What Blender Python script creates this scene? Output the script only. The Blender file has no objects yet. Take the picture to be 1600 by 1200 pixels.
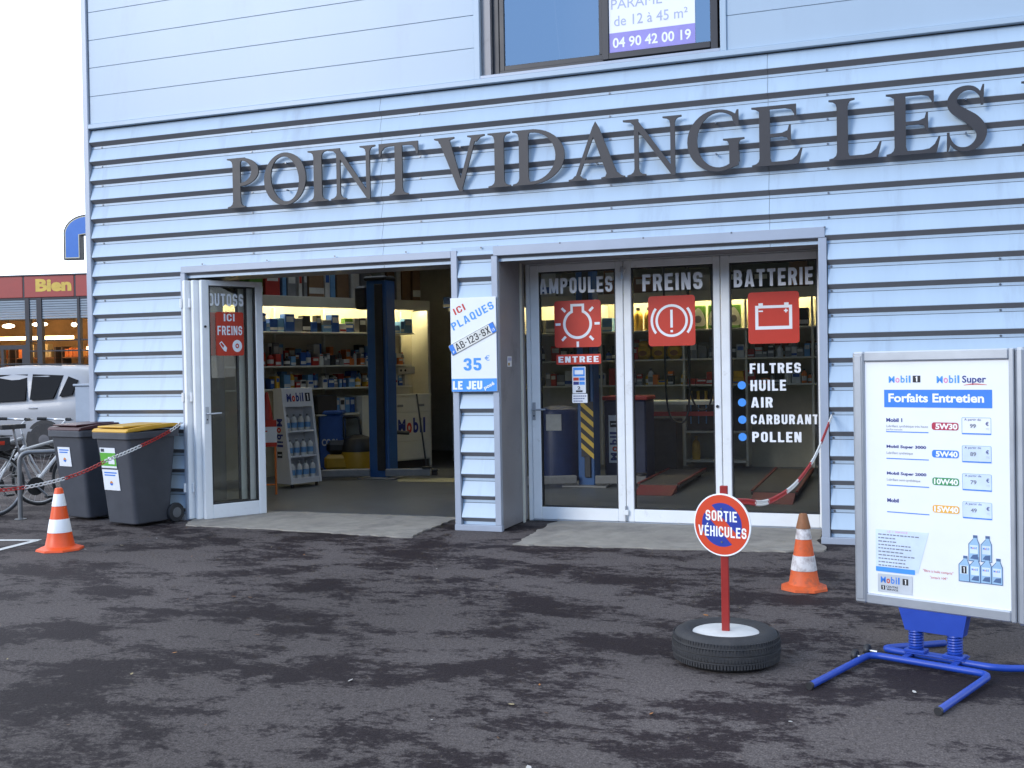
import bpy, bmesh, math, random
from mathutils import Matrix, Vector
from mathutils.geometry import delaunay_2d_cdt
rnd = random.Random(7)
PI = math.pi
SC = bpy.context.scene
COL = SC.collection

# ------------------------------------------------------------------ camera
F, YAW, PITCH, ROLL = 1650.456, -0.341638, -0.013963, -0.017534
CAM = Vector((3.76679, -8.97801, 1.47495))
fw = Vector((math.sin(YAW)*math.cos(PITCH), math.cos(YAW)*math.cos(PITCH), math.sin(PITCH)))
rt = Vector((math.cos(YAW), -math.sin(YAW), 0)); up = rt.cross(fw)
R2 = rt*math.cos(ROLL) + up*math.sin(ROLL); U2 = -rt*math.sin(ROLL) + up*math.cos(ROLL)
cd = bpy.data.cameras.new('camera'); cam = bpy.data.objects.new('camera', cd); COL.objects.link(cam)
mw = Matrix.Identity(4)
for i in range(3):
    mw[i][0], mw[i][1], mw[i][2], mw[i][3] = R2[i], U2[i], -fw[i], CAM[i]
cam.matrix_world = mw
cd.sensor_fit = 'HORIZONTAL'; cd.sensor_width = 36; cd.lens = F/1600*36; cd.clip_end = 2000; cd.clip_start = .05
SC.camera = cam

# ------------------------------------------------------------------ light
SUN = Vector((-.50, -.80, .36)).normalized()
SUN_EL = math.asin(SUN.z); SUN_ROT = math.atan2(SUN.x, SUN.y)
W = bpy.data.worlds.new('World'); SC.world = W; W.use_nodes = True
nt = W.node_tree; N = nt.nodes; L = nt.links; N.clear()
sky = N.new('ShaderNodeTexSky'); sky.sky_type = 'NISHITA'; sky.sun_disc = False
sky.sun_elevation = SUN_EL; sky.sun_rotation = SUN_ROT; sky.air_density = 1.0; sky.dust_density = .5; sky.ozone_density = 2.0
tc = N.new('ShaderNodeTexCoord'); mp = N.new('ShaderNodeMapping'); mp.inputs['Scale'].default_value = (1, 1, 2.2)
ns = N.new('ShaderNodeTexNoise'); ns.inputs['Scale'].default_value = 2.3; ns.inputs['Detail'].default_value = 6; ns.inputs['Roughness'].default_value = .55
cr = N.new('ShaderNodeValToRGB'); cr.color_ramp.elements[0].position = .46; cr.color_ramp.elements[1].position = .66
cr.color_ramp.elements[0].color = (.5, .5, .5, 1)
mx = N.new('ShaderNodeMix'); mx.data_type = 'RGBA'
mx.inputs['B'].default_value = (13.5, 15.0, 17.2, 1)
bg = N.new('ShaderNodeBackground'); bg.inputs['Strength'].default_value = .1
wo = N.new('ShaderNodeOutputWorld')
L.new(tc.outputs['Generated'], mp.inputs['Vector']); L.new(mp.outputs['Vector'], ns.inputs['Vector'])
dp = N.new('ShaderNodeVectorMath'); dp.operation = 'DOT_PRODUCT'; dp.inputs[1].default_value = (-.62, .70, -.25); L.new(tc.outputs['Generated'], dp.inputs[0])
ad = N.new('ShaderNodeMath'); ad.operation = 'MULTIPLY_ADD'; ad.inputs[1].default_value = .36; L.new(dp.outputs['Value'], ad.inputs[0]); L.new(ns.outputs['Fac'], ad.inputs[2])
L.new(ad.outputs[0], cr.inputs['Fac'])   # the cloud bank thickens towards the street on the left
dq = N.new('ShaderNodeVectorMath'); dq.operation = 'DOT_PRODUCT'; dq.inputs[1].default_value = (-.15, -.90, .40); L.new(tc.outputs['Generated'], dq.inputs[0])
gp = N.new('ShaderNodeMapRange'); gp.interpolation_type = 'SMOOTHSTEP'; gp.inputs['From Min'].default_value = .62; gp.inputs['From Max'].default_value = .93; L.new(dq.outputs['Value'], gp.inputs['Value'])
mb = N.new('ShaderNodeMix'); mb.data_type = 'RGBA'; mb.inputs['B'].default_value = (2.4, 5.6, 12.0, 1); L.new(gp.outputs['Result'], mb.inputs['Factor']); L.new(sky.outputs['Color'], mb.inputs['A'])
lo = N.new('ShaderNodeMapRange'); lo.inputs['To Min'].default_value = 1.0; lo.inputs['To Max'].default_value = .18; L.new(gp.outputs['Result'], lo.inputs['Value'])
cm = N.new('ShaderNodeMath'); cm.operation = 'MULTIPLY'; L.new(cr.outputs['Color'], cm.inputs[0]); L.new(lo.outputs['Result'], cm.inputs[1]); L.new(cm.outputs[0], mx.inputs['Factor'])
L.new(mb.outputs['Result'], mx.inputs['A']); L.new(mx.outputs['Result'], bg.inputs['Color']); L.new(bg.outputs['Background'], wo.inputs['Surface'])
sl = bpy.data.lights.new('sun', 'SUN'); sl.energy = 1.35; sl.angle = math.radians(22); sl.color = (1, .96, .9)
so = bpy.data.objects.new('sun', sl); COL.objects.link(so); so.rotation_euler = SUN.to_track_quat('Z', 'Y').to_euler()
so.location = (-8, -12, 14)
SC.view_settings.view_transform = 'Standard'; SC.view_settings.look = 'None'
SC.view_settings.exposure = 0.64; SC.view_settings.gamma = 1
SC.cycles.max_bounces = 10; SC.cycles.transparent_max_bounces = 24

# ------------------------------------------------------------------ materials
def lin(c):
    return tuple((v/255/12.92 if v/255 <= .04045 else ((v/255+.055)/1.055)**2.4) for v in c)
_m = {}
def mat(name, col, rough=.5, metal=0., var=.12, scale=6., bump=0., bscale=60., spec=.5, emit=None, es=1., coat=0, dirt=None, dscale=3., dlo=.5, dhi=.7, stretch=None):
    """col: linear base colour; var: lightness mottling; dirt: colour of irregular stains"""
    if name in _m: return _m[name]
    m = bpy.data.materials.new(name); m.use_nodes = True; t = m.node_tree; n = t.nodes; l = t.links
    b = n['Principled BSDF']; b.inputs['Roughness'].default_value = rough; b.inputs['Metallic'].default_value = metal
    b.inputs['Specular IOR Level'].default_value = spec
    if coat: b.inputs['Coat Weight'].default_value = coat; b.inputs['Coat Roughness'].default_value = .06
    co = n.new('ShaderNodeTexCoord'); src = co.outputs['Object']
    if stretch:
        q = n.new('ShaderNodeMapping'); q.inputs['Scale'].default_value = stretch; l.new(src, q.inputs['Vector']); src = q.outputs['Vector']
    no = n.new('ShaderNodeTexNoise'); no.inputs['Scale'].default_value = scale; no.inputs['Detail'].default_value = 7; no.inputs['Roughness'].default_value = .65
    l.new(src, no.inputs['Vector'])
    mr = n.new('ShaderNodeMapRange'); mr.inputs['From Min'].default_value = .3; mr.inputs['From Max'].default_value = .7
    mr.inputs['To Min'].default_value = 1-var; mr.inputs['To Max'].default_value = 1+var
    l.new(no.outputs['Fac'], mr.inputs['Value'])
    vm = n.new('ShaderNodeVectorMath'); vm.operation = 'SCALE'; vm.inputs[0].default_value = col[:3]; l.new(mr.outputs['Result'], vm.inputs['Scale'])
    out = vm.outputs['Vector']
    if dirt:
        n2 = n.new('ShaderNodeTexNoise'); n2.inputs['Scale'].default_value = dscale; n2.inputs['Detail'].default_value = 9; n2.inputs['Roughness'].default_value = .7
        l.new(src, n2.inputs['Vector'])
        r = n.new('ShaderNodeMapRange'); r.inputs['From Min'].default_value = dlo; r.inputs['From Max'].default_value = dhi; l.new(n2.outputs['Fac'], r.inputs['Value'])
        x = n.new('ShaderNodeMix'); x.data_type = 'RGBA'; l.new(r.outputs['Result'], x.inputs['Factor']); l.new(out, x.inputs['A']); x.inputs['B'].default_value = (*dirt, 1)
        out = x.outputs['Result']
    l.new(out, b.inputs['Base Color'])
    rr = n.new('ShaderNodeMapRange'); rr.inputs['To Min'].default_value = max(.02, rough-.08); rr.inputs['To Max'].default_value = min(1, rough+.08)
    l.new(no.outputs['Fac'], rr.inputs['Value']); l.new(rr.outputs['Result'], b.inputs['Roughness'])
    if bump:
        n3 = n.new('ShaderNodeTexNoise'); n3.inputs['Scale'].default_value = bscale; n3.inputs['Detail'].default_value = 4; l.new(src, n3.inputs['Vector'])
        bp = n.new('ShaderNodeBump'); bp.inputs['Strength'].default_value = bump; bp.inputs['Distance'].default_value = .01
        l.new(n3.outputs['Fac'], bp.inputs['Height']); l.new(bp.outputs['Normal'], b.inputs['Normal'])
    if emit:
        b.inputs['Emission Color'].default_value = (*emit, 1); b.inputs['Emission Strength'].default_value = es
    _m[name] = m; return m
def glass(name, tint=(.9, .94, .92), refl=1.0, base=.0, rough=.0):
    if name in _m: return _m[name]
    m = bpy.data.materials.new(name); m.use_nodes = True; t = m.node_tree; n = t.nodes; l = t.links
    n.remove(n['Principled BSDF']); o = n['Material Output']
    tr = n.new('ShaderNodeBsdfTransparent'); tr.inputs['Color'].default_value = (*tint, 1)
    gl = n.new('ShaderNodeBsdfGlossy'); gl.inputs['Roughness'].default_value = rough; gl.inputs['Color'].default_value = (1, 1, 1, 1)
    co = n.new('ShaderNodeTexCoord'); nz = n.new('ShaderNodeTexNoise'); nz.inputs['Scale'].default_value = 1.6; l.new(co.outputs['Object'], nz.inputs['Vector'])
    bp = n.new('ShaderNodeBump'); bp.inputs['Strength'].default_value = .04; bp.inputs['Distance'].default_value = .02; l.new(nz.outputs['Fac'], bp.inputs['Height']); l.new(bp.outputs['Normal'], gl.inputs['Normal'])
    fr = n.new('ShaderNodeFresnel'); fr.inputs['IOR'].default_value = 1.5
    ma = n.new('ShaderNodeMath'); ma.operation = 'MULTIPLY_ADD'; ma.inputs[1].default_value = refl; ma.inputs[2].default_value = base; l.new(fr.outputs['Fac'], ma.inputs[0])
    mi = n.new('ShaderNodeMixShader'); l.new(ma.outputs[0], mi.inputs['Fac']); l.new(tr.outputs[0], mi.inputs[1]); l.new(gl.outputs[0], mi.inputs[2]); l.new(mi.outputs[0], o.inputs['Surface'])
    _m[name] = m; return m

# ------------------------------------------------------------------ mesh builder
def frame(o, ang=0.):
    """local x along ang (radians, about z), y into the wall, z up"""
    return Matrix.Translation(Vector(o)) @ Matrix.Rotation(ang, 4, 'Z')
def spline(pts, k=6):
    out = []; n = len(pts)
    for i in range(n-1):
        p0 = pts[max(i-1, 0)]; p1 = pts[i]; p2 = pts[i+1]; p3 = pts[min(i+2, n-1)]
        for j in range(k):
            t = j/k
            out.append(tuple(.5*((2*b)+(-a+c)*t+(2*a-5*b+4*c-d)*t*t+(-a+3*b-3*c+d)*t**3) for a, b, c, d in zip(p0, p1, p2, p3)))
    out.append(tuple(pts[-1])); return out
def ell(cx, cy, rx, ry, a0=0, a1=360, n=40):
    k = max(3, int(n*abs(a1-a0)/360)); full = abs(a1-a0) >= 360
    return [(cx+rx*math.cos(math.radians(a0+(a1-a0)*i/k)), cy+ry*math.sin(math.radians(a0+(a1-a0)*i/k))) for i in range(k if full else k+1)]
def rrect(x0, x1, z0, z1, r, n=5):
    p = []
    for cx, cz, a in ((x1-r, z1-r, 0), (x0+r, z1-r, 90), (x0+r, z0+r, 180), (x1-r, z0+r, 270)):
        p += [(cx+r*math.cos(math.radians(a+90*i/n)), cz+r*math.sin(math.radians(a+90*i/n))) for i in range(n+1)]
    return p
def stroke(pts, w=None, k=6):
    """pts (x, y[, w]) -> polygon of a stroke with varying width"""
    if w is not None: pts = [(p[0], p[1], w) for p in pts]
    P = spline(pts, k) if k > 1 else pts
    a, b = [], []
    for i, p in enumerate(P):
        q0 = P[max(i-1, 0)]; q1 = P[min(i+1, len(P)-1)]
        dx, dy = q1[0]-q0[0], q1[1]-q0[1]; d = math.hypot(dx, dy) or 1
        nx, ny = -dy/d*p[2]/2, dx/d*p[2]/2
        a.append((p[0]+nx, p[1]+ny)); b.append((p[0]-nx, p[1]-ny))
    return a+b[::-1]
def inpoly(x, y, P):
    c = False; j = len(P)-1
    for i in range(len(P)):
        xi, yi = P[i][:2]; xj, yj = P[j][:2]
        if (yi > y) != (yj > y) and x < (xj-xi)*(y-yi)/(yj-yi)+xi: c = not c
        j = i
    return c
def rect(x0, x1, z0, z1): return [(x0, z0), (x1, z0), (x1, z1), (x0, z1)]
def shape2d(ops):
    """ops: [(+1/-1, polygon)], later ones win -> verts, tris of the union/difference"""
    vs, es = [], []
    for s, p in ops:
        b = len(vs); n = len(p)
        vs += [Vector((q[0], q[1])) for q in p]; es += [(b+i, b+(i+1) % n) for i in range(n)]
    r = delaunay_2d_cdt(vs, es, [], 0, 1e-5)
    V = [tuple(v) for v in r[0]]; T = []
    for f in r[2]:
        x = sum(V[i][0] for i in f)/len(f); y = sum(V[i][1] for i in f)/len(f); ins = False
        for s, p in ops:
            if inpoly(x, y, p): ins = s > 0
        if ins: T.append(tuple(f))
    return V, T
_tx = {}
def text2d(s, bold=0.):
    k = (s, bold)
    if k in _tx: return _tx[k]
    cu = bpy.data.curves.new('t', 'FONT'); cu.body = s; cu.size = 1; cu.offset = bold; cu.resolution_u = 3; cu.dimensions = '2D'; cu.fill_mode = 'FRONT'
    ob = bpy.data.objects.new('t', cu); COL.objects.link(ob); dg = bpy.context.evaluated_depsgraph_get()
    me = bpy.data.meshes.new_from_object(ob.evaluated_get(dg)); V = [(v.co.x, v.co.y) for v in me.vertices]; T = [tuple(p.vertices) for p in me.polygons]
    bpy.data.objects.remove(ob); bpy.data.curves.remove(cu); bpy.data.meshes.remove(me)
    _tx[k] = (V, T); return _tx[k]
def gglyph(c, t):
    W = .60; h = t*.86; n = t*1.08; R_ = lambda x0, x1, z0=0., z1=1., r=.26: rrect(x0, x1, z0, z1, min(r, (x1-x0)/2-.001, (z1-z0)/2-.001), 5)
    I_ = lambda x0, x1, z0, z1: R_(x0, x1, z0, z1, .13)
    if c == 'É': o, w = gglyph('E', t); return o+[(1, [(.22, 1.06), (.34, 1.06), (.46, 1.24), (.32, 1.24)])], w
    if c in 'EFL':
        o = [(1, rect(0, t, 0, 1))]; w = W*.9
        if c != 'L': o += [(1, rect(0, w, 1-h, 1)), (1, rect(0, w*.9, .5-h*.5, .5+h*.5))]
        if c != 'F': o += [(1, rect(0, w, 0, h))]
        return o, w
    if c == 'I': return [(1, rect(0, t, 0, 1))], t
    if c == 'T': return [(1, rect(0, W*.96, 1-h, 1)), (1, rect(W*.48-t/2, W*.48+t/2, 0, 1))], W*.96
    if c == 'H': return [(1, rect(0, t, 0, 1)), (1, rect(W-t, W, 0, 1)), (1, rect(0, W, .5-h/2, .5+h/2))], W
    if c == 'N': return [(1, rect(0, t*.9, 0, 1)), (1, rect(W-t*.9, W, 0, 1)), (1, [(0, 1), (n, 1), (W, 0), (W-n, 0)])], W
    if c == 'M': w = .78; return [(1, rect(0, t*.9, 0, 1)), (1, rect(w-t*.9, w, 0, 1)), (1, [(0, 1), (n, 1), (w/2, .42), (w-n, 1), (w, 1), (w/2+t*.45, .06), (w/2-t*.45, .06)])], w
    if c in 'AV':
        w = .68; f = (lambda z: z) if c == 'A' else (lambda z: 1-z)
        o = [(1, [(0, f(0)), (w/2-t*.6, f(1)), (w/2+t*.6, f(1)), (w, f(0))]), (-1, [(t*1.06, f(-.01)), (w/2, f(.80)), (w-t*1.06, f(-.01))])]
        return o+([(1, rect(w*.22, w*.78, .17, .17+h*.8))] if c == 'A' else []), w
    if c == 'O': return [(1, R_(0, W)), (-1, I_(t, W-t, h, 1-h))], W
    if c == 'Q': return [(1, R_(0, W)), (-1, I_(t, W-t, h, 1-h)), (1, [(W*.5, .22), (W*.5+t*.7, .28), (W*1.06, -.08), (W*.82, -.1)])], W
    if c == 'C': return [(1, R_(0, W)), (-1, I_(t, W-t, h, 1-h)), (-1, rect(W*.5, W+.1, .37, .63))], W
    if c == 'U': return [(1, R_(0, W, 0, 1.5)), (-1, I_(t, W-t, h, 1.45)), (-1, rect(-.1, W+.1, 1, 1.6))], W
    if c == 'J': return [(1, R_(0, W*.9, 0, 1.5)), (-1, I_(t, W*.9-t, h, 1.45)), (-1, rect(-.1, W+.1, 1, 1.6)), (-1, rect(-.1, W*.9-t, .34, 1.1))], W*.9
    if c in 'S3': return [(1, R_(0, W, 0, .58)), (1, R_(0, W, .42, 1)), (-1, I_(t, W-t, h, .5-h*.45)), (-1, I_(t, W-t, .5+h*.45, 1-h))]+([(-1, rect(W-t*1.02, W+.1, .57, .68)), (-1, rect(-.1, t*1.02, .32, .43))] if c == 'S' else [(-1, rect(-.1, t*1.02, .3, .7)), (-1, rect(-.1, W*.4, .4, .6))]), W
    if c == '5': return [(1, rect(.02, W*.95, 1-h, 1)), (1, rect(.02, t, .42, 1)), (1, R_(0, W, 0, .64)), (-1, I_(t, W-t, h, .64-h)), (-1, rect(-.1, t*1.02, .30, .46))], W
    if c == '2': return [(1, R_(0, W, .42, 1)), (-1, I_(t, W-t, .5, 1-h)), (-1, rect(-.1, t*1.02, .3, .68)), (-1, rect(-.1, W*.5, .3, .62)), (1, [(0, h*.9), (0, 0), (W, 0), (W, h), (t*1.3, h), (W, .52), (W-t, .52)]), (1, rect(0, W, 0, h))], W
    if c == '1': return [(1, rect(.14, .14+t, 0, 1)), (1, [(0, .80), (.14, 1), (.2, 1), (.2, .72)])], .14+t
    if c == '-': return [(1, rect(.04, .30, .5-h*.45, .5+h*.45))], .34
    if c == 'X': return [(1, [(0, 0), (n, 0), (W, 1), (W-n, 1)]), (1, [(0, 1), (n, 1), (W, 0), (W-n, 0)])], W
    if c == 'B': return [(1, R_(-.2, W*.96, .44, 1)), (1, R_(-.2, W, 0, .56)), (-1, rect(-.3, 0, -.1, 1.1)), (-1, R_(-.1, W-t, h, .5-h*.42, .1)), (-1, R_(-.1, W*.96-t, .5+h*.42, 1-h, .1)), (1, rect(0, t, 0, 1))], W
    if c in 'PR': return [(1, R_(-.2, W, .40, 1)), (-1, rect(-.3, 0, -.1, 1.1)), (-1, R_(-.1, W-t, .40+h, 1-h, .12)), (1, rect(0, t, 0, 1))]+([(1, [(W*.42, .45), (W*.42+n, .45), (W*1.02, 0), (W*1.02-n, 0)])] if c == 'R' else []), W
    return [], .3
_gt = {}
def gtext2d(st, t, gap):
    k = (st, t, gap)
    if k in _gt: return _gt[k]
    V, T, x = [], [], 0.
    for c in st:
        ops, w = gglyph(c, t)
        if ops:
            v, f = shape2d(ops); b0 = len(V); V += [(x+p[0], p[1]) for p in v]; T += [tuple(b0+i for i in q) for q in f]
        x += w+gap
    _gt[k] = (V, T, x-gap); return _gt[k]
class B:
    def __init__(s, T=None): s.v = []; s.f = []; s.mi = []; s.ms = []; s.T = T or Matrix.Identity(4)
    def k(s, m):
        if m not in s.ms: s.ms.append(m)
        return s.ms.index(m)
    def add(s, V, Fs, m, T=None):
        M = s.T if T is None else s.T @ T
        b = len(s.v); s.v += [M @ Vector(p) for p in V]; i = s.k(m)
        for f in Fs: s.f.append(tuple(b+q for q in f)); s.mi.append(i)
        return s
    def box(s, x0, x1, y0, y1, z0, z1, m, bev=0., T=None):
        if bev <= 0:
            V = [(x, y, z) for z in (z0, z1) for y in (y0, y1) for x in (x0, x1)]
            return s.add(V, [(0, 2, 3, 1), (4, 5, 7, 6), (0, 1, 5, 4), (2, 6, 7, 3), (0, 4, 6, 2), (1, 3, 7, 5)], m, T)
        bm = bmesh.new(); bmesh.ops.create_cube(bm, size=1)
        for v in bm.verts: v.co = ((x0+x1)/2+v.co.x*(x1-x0), (y0+y1)/2+v.co.y*(y1-y0), (z0+z1)/2+v.co.z*(z1-z0))
        bmesh.ops.bevel(bm, geom=bm.edges[:], offset=min(bev, .45*min(x1-x0, y1-y0, z1-z0)), segments=1, affect='EDGES')
        bm.verts.index_update(); s.add([v.co[:] for v in bm.verts], [tuple(v.index for v in f.verts) for f in bm.faces], m, T); bm.free(); return s
    def tube(s, P, r, m, n=8, cap=True, T=None):
        P = [Vector(p) for p in P]; V = []; Fs = []; rs = r if isinstance(r, (list, tuple)) else [r]*len(P)
        d = (P[1]-P[0]).normalized(); a = d.orthogonal().normalized()
        for i, p in enumerate(P):
            d2 = ((P[min(i+1, len(P)-1)]-P[max(i-1, 0)])).normalized()
            a = (a-d2*a.dot(d2)).normalized(); b = d2.cross(a)
            V += [tuple(p+(a*math.cos(2*PI*j/n)+b*math.sin(2*PI*j/n))*rs[i]) for j in range(n)]
        for i in range(len(P)-1):
            for j in range(n): Fs.append((i*n+j, i*n+(j+1) % n, (i+1)*n+(j+1) % n, (i+1)*n+j))
        if cap: Fs.append(tuple(range(n))[::-1]); Fs.append(tuple((len(P)-1)*n+j for j in range(n)))
        return s.add(V, Fs, m, T)
    def lathe(s, prof, m, n=24, T=None, cap=True):
        V = []; Fs = []
        for r, z in prof: V += [(r*math.cos(2*PI*j/n), r*math.sin(2*PI*j/n), z) for j in range(n)]
        for i in range(len(prof)-1):
            for j in range(n): Fs.append((i*n+j, i*n+(j+1) % n, (i+1)*n+(j+1) % n, (i+1)*n+j))
        if cap: Fs.append(tuple(range(n))[::-1]); Fs.append(tuple((len(prof)-1)*n+j for j in range(n)))
        return s.add(V, Fs, m, T)
    def shape(s, ops, y0, y1, m, T=None, dx=0, dz=0, sx=1, sz=1):
        """2D shape in local xz, front face at y0; y1 > y0 gives it thickness"""
        V, Ts = shape2d(ops); V = [(dx+x*sx, dz+z*sz) for x, z in V]; n = len(V)
        Fs = [t if (V[t[1]][0]-V[t[0]][0])*(V[t[2]][1]-V[t[0]][1])-(V[t[1]][1]-V[t[0]][1])*(V[t[2]][0]-V[t[0]][0]) > 0 else t[::-1] for t in Ts]
        A = [(x, y0, z) for x, z in V]
        if y1 is None: return s.add(A, Fs, m, T)
        A += [(x, y1, z) for x, z in V]; E = {}
        for f in Fs:
            for i in range(len(f)): E[(f[i], f[(i+1) % len(f)])] = 1
        G = list(Fs)+[tuple(q+n for q in f[::-1]) for f in Fs]
        for a, b in E:
            if (b, a) not in E: G.append((b, a, a+n, b+n))
        return s.add(A, G, m, T)
    def text(s, st, x0, x1, z0, z1, y, m, bold=0., rot=0., T=None):
        V, Ts = text2d(st, bold)
        if not V: return s
        xa, xb = min(p[0] for p in V), max(p[0] for p in V); za, zb = min(p[1] for p in V), max(p[1] for p in V)
        c, q = math.cos(rot), math.sin(rot); A = []
        for px, pz in V:
            u = (px-xa)/(xb-xa)*(x1-x0); w = (pz-za)/(zb-za)*(z1-z0); A.append((x0+u*c-w*q, y, z0+u*q+w*c))
        return s.add(A, Ts, m, T)
    def gtext(s, st, x0, x1, z0, z1, y, m, t=.21, gap=.15, rot=0., T=None):
        V, Ts, wd = gtext2d(st, t, gap); c, q = math.cos(rot), math.sin(rot); A = []
        for px, pz in V:
            u = px/wd*(x1-x0); w = pz*(z1-z0); A.append((x0+u*c-w*q, y, z0+u*q+w*c))
        return s.add(A, Ts, m, T)
    def sphere(s, c, r, m, n=14, sc=(1, 1, 1)):
        prof = [(max(1e-4, math.sin(PI*i/n))*r, -math.cos(PI*i/n)*r) for i in range(n+1)]
        return s.lathe(prof, m, n*2 if n < 10 else 20, Matrix.Translation(c) @ Matrix.Diagonal((*sc, 1)), cap=False)
    def build(s, name, parent=None, ang=35, **pr):
        me = bpy.data.meshes.new(name)
        bad = [Vector(p) for p in s.v]; o = Vector((0, 0, 0))
        if parent is None and bad:
            o = Vector((sum(p.x for p in bad)/len(bad), sum(p.y for p in bad)/len(bad), min(p.z for p in bad)))
        me.from_pydata([tuple(p-o) for p in bad], [], s.f)
        for m in s.ms: me.materials.append(m)
        me.polygons.foreach_set('material_index', s.mi); me.polygons.foreach_set('use_smooth', [True]*len(me.polygons))
        me.set_sharp_from_angle(angle=math.radians(ang)); me.validate(); me.update()
        ob = bpy.data.objects.new(name, me); COL.objects.link(ob); ob.location = o
        if parent: ob.parent = parent
        for k, v in pr.items(): ob[k] = v
        return ob
def thing(name, label, category, loc=(0, 0, 0), rz=0., group=None):
    o = bpy.data.objects.new(name, None); COL.objects.link(o); o.location = loc; o.rotation_euler = (0, 0, rz); o.empty_display_size = .2
    o['label'] = label; o['category'] = category
    if group: o['group'] = group
    return o
def copy_tree(o, parent=None, **pr):
    c = o.copy(); COL.objects.link(c); c.parent = parent
    for k, v in pr.items(): c[k] = v
    for ch in list(o.children): copy_tree(ch, c)
    return c

# palette ----------------------------------------------------------
LOUV = mat('pale_blue_metal', (.41, .517, .622), .42, .0, .05, .9, stretch=(3.2, 1, .4), spec=.5, dirt=(.29, .35, .43), dscale=1.1, dlo=.54, dhi=.85)
PANEL = mat('pale_panel_metal', (.39, .485, .575), .38, 0, .04, .7, stretch=(1, 1, .3), dirt=(.35, .41, .5), dscale=1.5, dlo=.55, dhi=.85)
TRIM = mat('grey_metal_trim', (.36, .40, .47), .4, .1, .06, 2)
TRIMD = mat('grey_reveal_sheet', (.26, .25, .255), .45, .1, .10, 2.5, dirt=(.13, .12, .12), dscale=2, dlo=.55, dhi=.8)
SHADE_RETURN = mat('return_painted_shade', (.19, .185, .19), .5, .1, .08, 3)  # dark tone paints in the shade under each plank nose
JOINT = mat('joint_dark', (.08, .09, .10), .7)
SCREW = mat('screw_steel', (.18, .19, .21), .35, .7)
LETT = mat('anthracite_sheet', (.034, .031, .033), .5, .0, .12, 5)
ALU = mat('anodised_alu', (.46, .49, .53), .32, .55, .05, 5)
DWHITE = mat('white_door_paint', (.84, .85, .84), .35, 0, .05, 4, dirt=(.5, .47, .42), dscale=5, dlo=.62, dhi=.85)
BRONZE = mat('dark_bronze', (.026, .024, .026), .4, .1)
GDOOR = glass('door_glass', (.90, .92, .90), .9, .012)
GWIN = glass('window_glass', (.90, .92, .94), 1.0, .27)
GCLR = glass('clear_glass', (.9, .92, .92), .8)
WHITE = mat('white_vinyl', (.88, .89, .90), .5, 0, .03)
PAPER = mat('white_board', (.80, .82, .84), .4, 0, .02)
RED = mat('red_vinyl', (.56, .034, .010), .45, 0, .05)
BLUE = mat('blue_print', (.03, .20, .68), .5, 0, .05)
LBLUE = mat('light_blue_print', (.06, .30, .80), .5, 0, .05)
NAVY = mat('navy_print', (.015, .03, .2), .5)
BLACK = mat('black_print', (.015, .015, .02), .55)
BLKP = mat('black_plastic', (.02, .02, .022), .5, 0, .2)
RUBBER = mat('tyre_rubber', (.026, .026, .028), .7, 0, .25, 9, bump=.25, bscale=90, dirt=(.06, .055, .05), dscale=5, dlo=.55, dhi=.8)
GREYP = mat('bin_grey_plastic', (.058, .062, .074), .5, 0, .12, 7, bump=.08, bscale=200)
ORANGE = mat('cone_orange', (.80, .09, .012), .45, 0, .06)
ORANGED = mat('cone_orange_dirty', (.62, .10, .02), .6, 0, .16, 9, dirt=(.16, .07, .04), dscale=13, dlo=.52, dhi=.76)
RBAND = mat('cone_white', (.80, .80, .80), .4, 0, .04)
RBANDD = mat('cone_white_dirty', (.62, .60, .60), .5, 0, .12, 9, dirt=(.24, .18, .17), dscale=16, dlo=.47, dhi=.72)
DARKB = mat('dark_back', (.05, .042, .036), .7, 0, .2)
CREAM = mat('shelf_enamel', (.64, .62, .52), .45, 0, .06)
POSTB = mat('lift_blue', (.02, .085, .24), .4, 0, .12)

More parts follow.
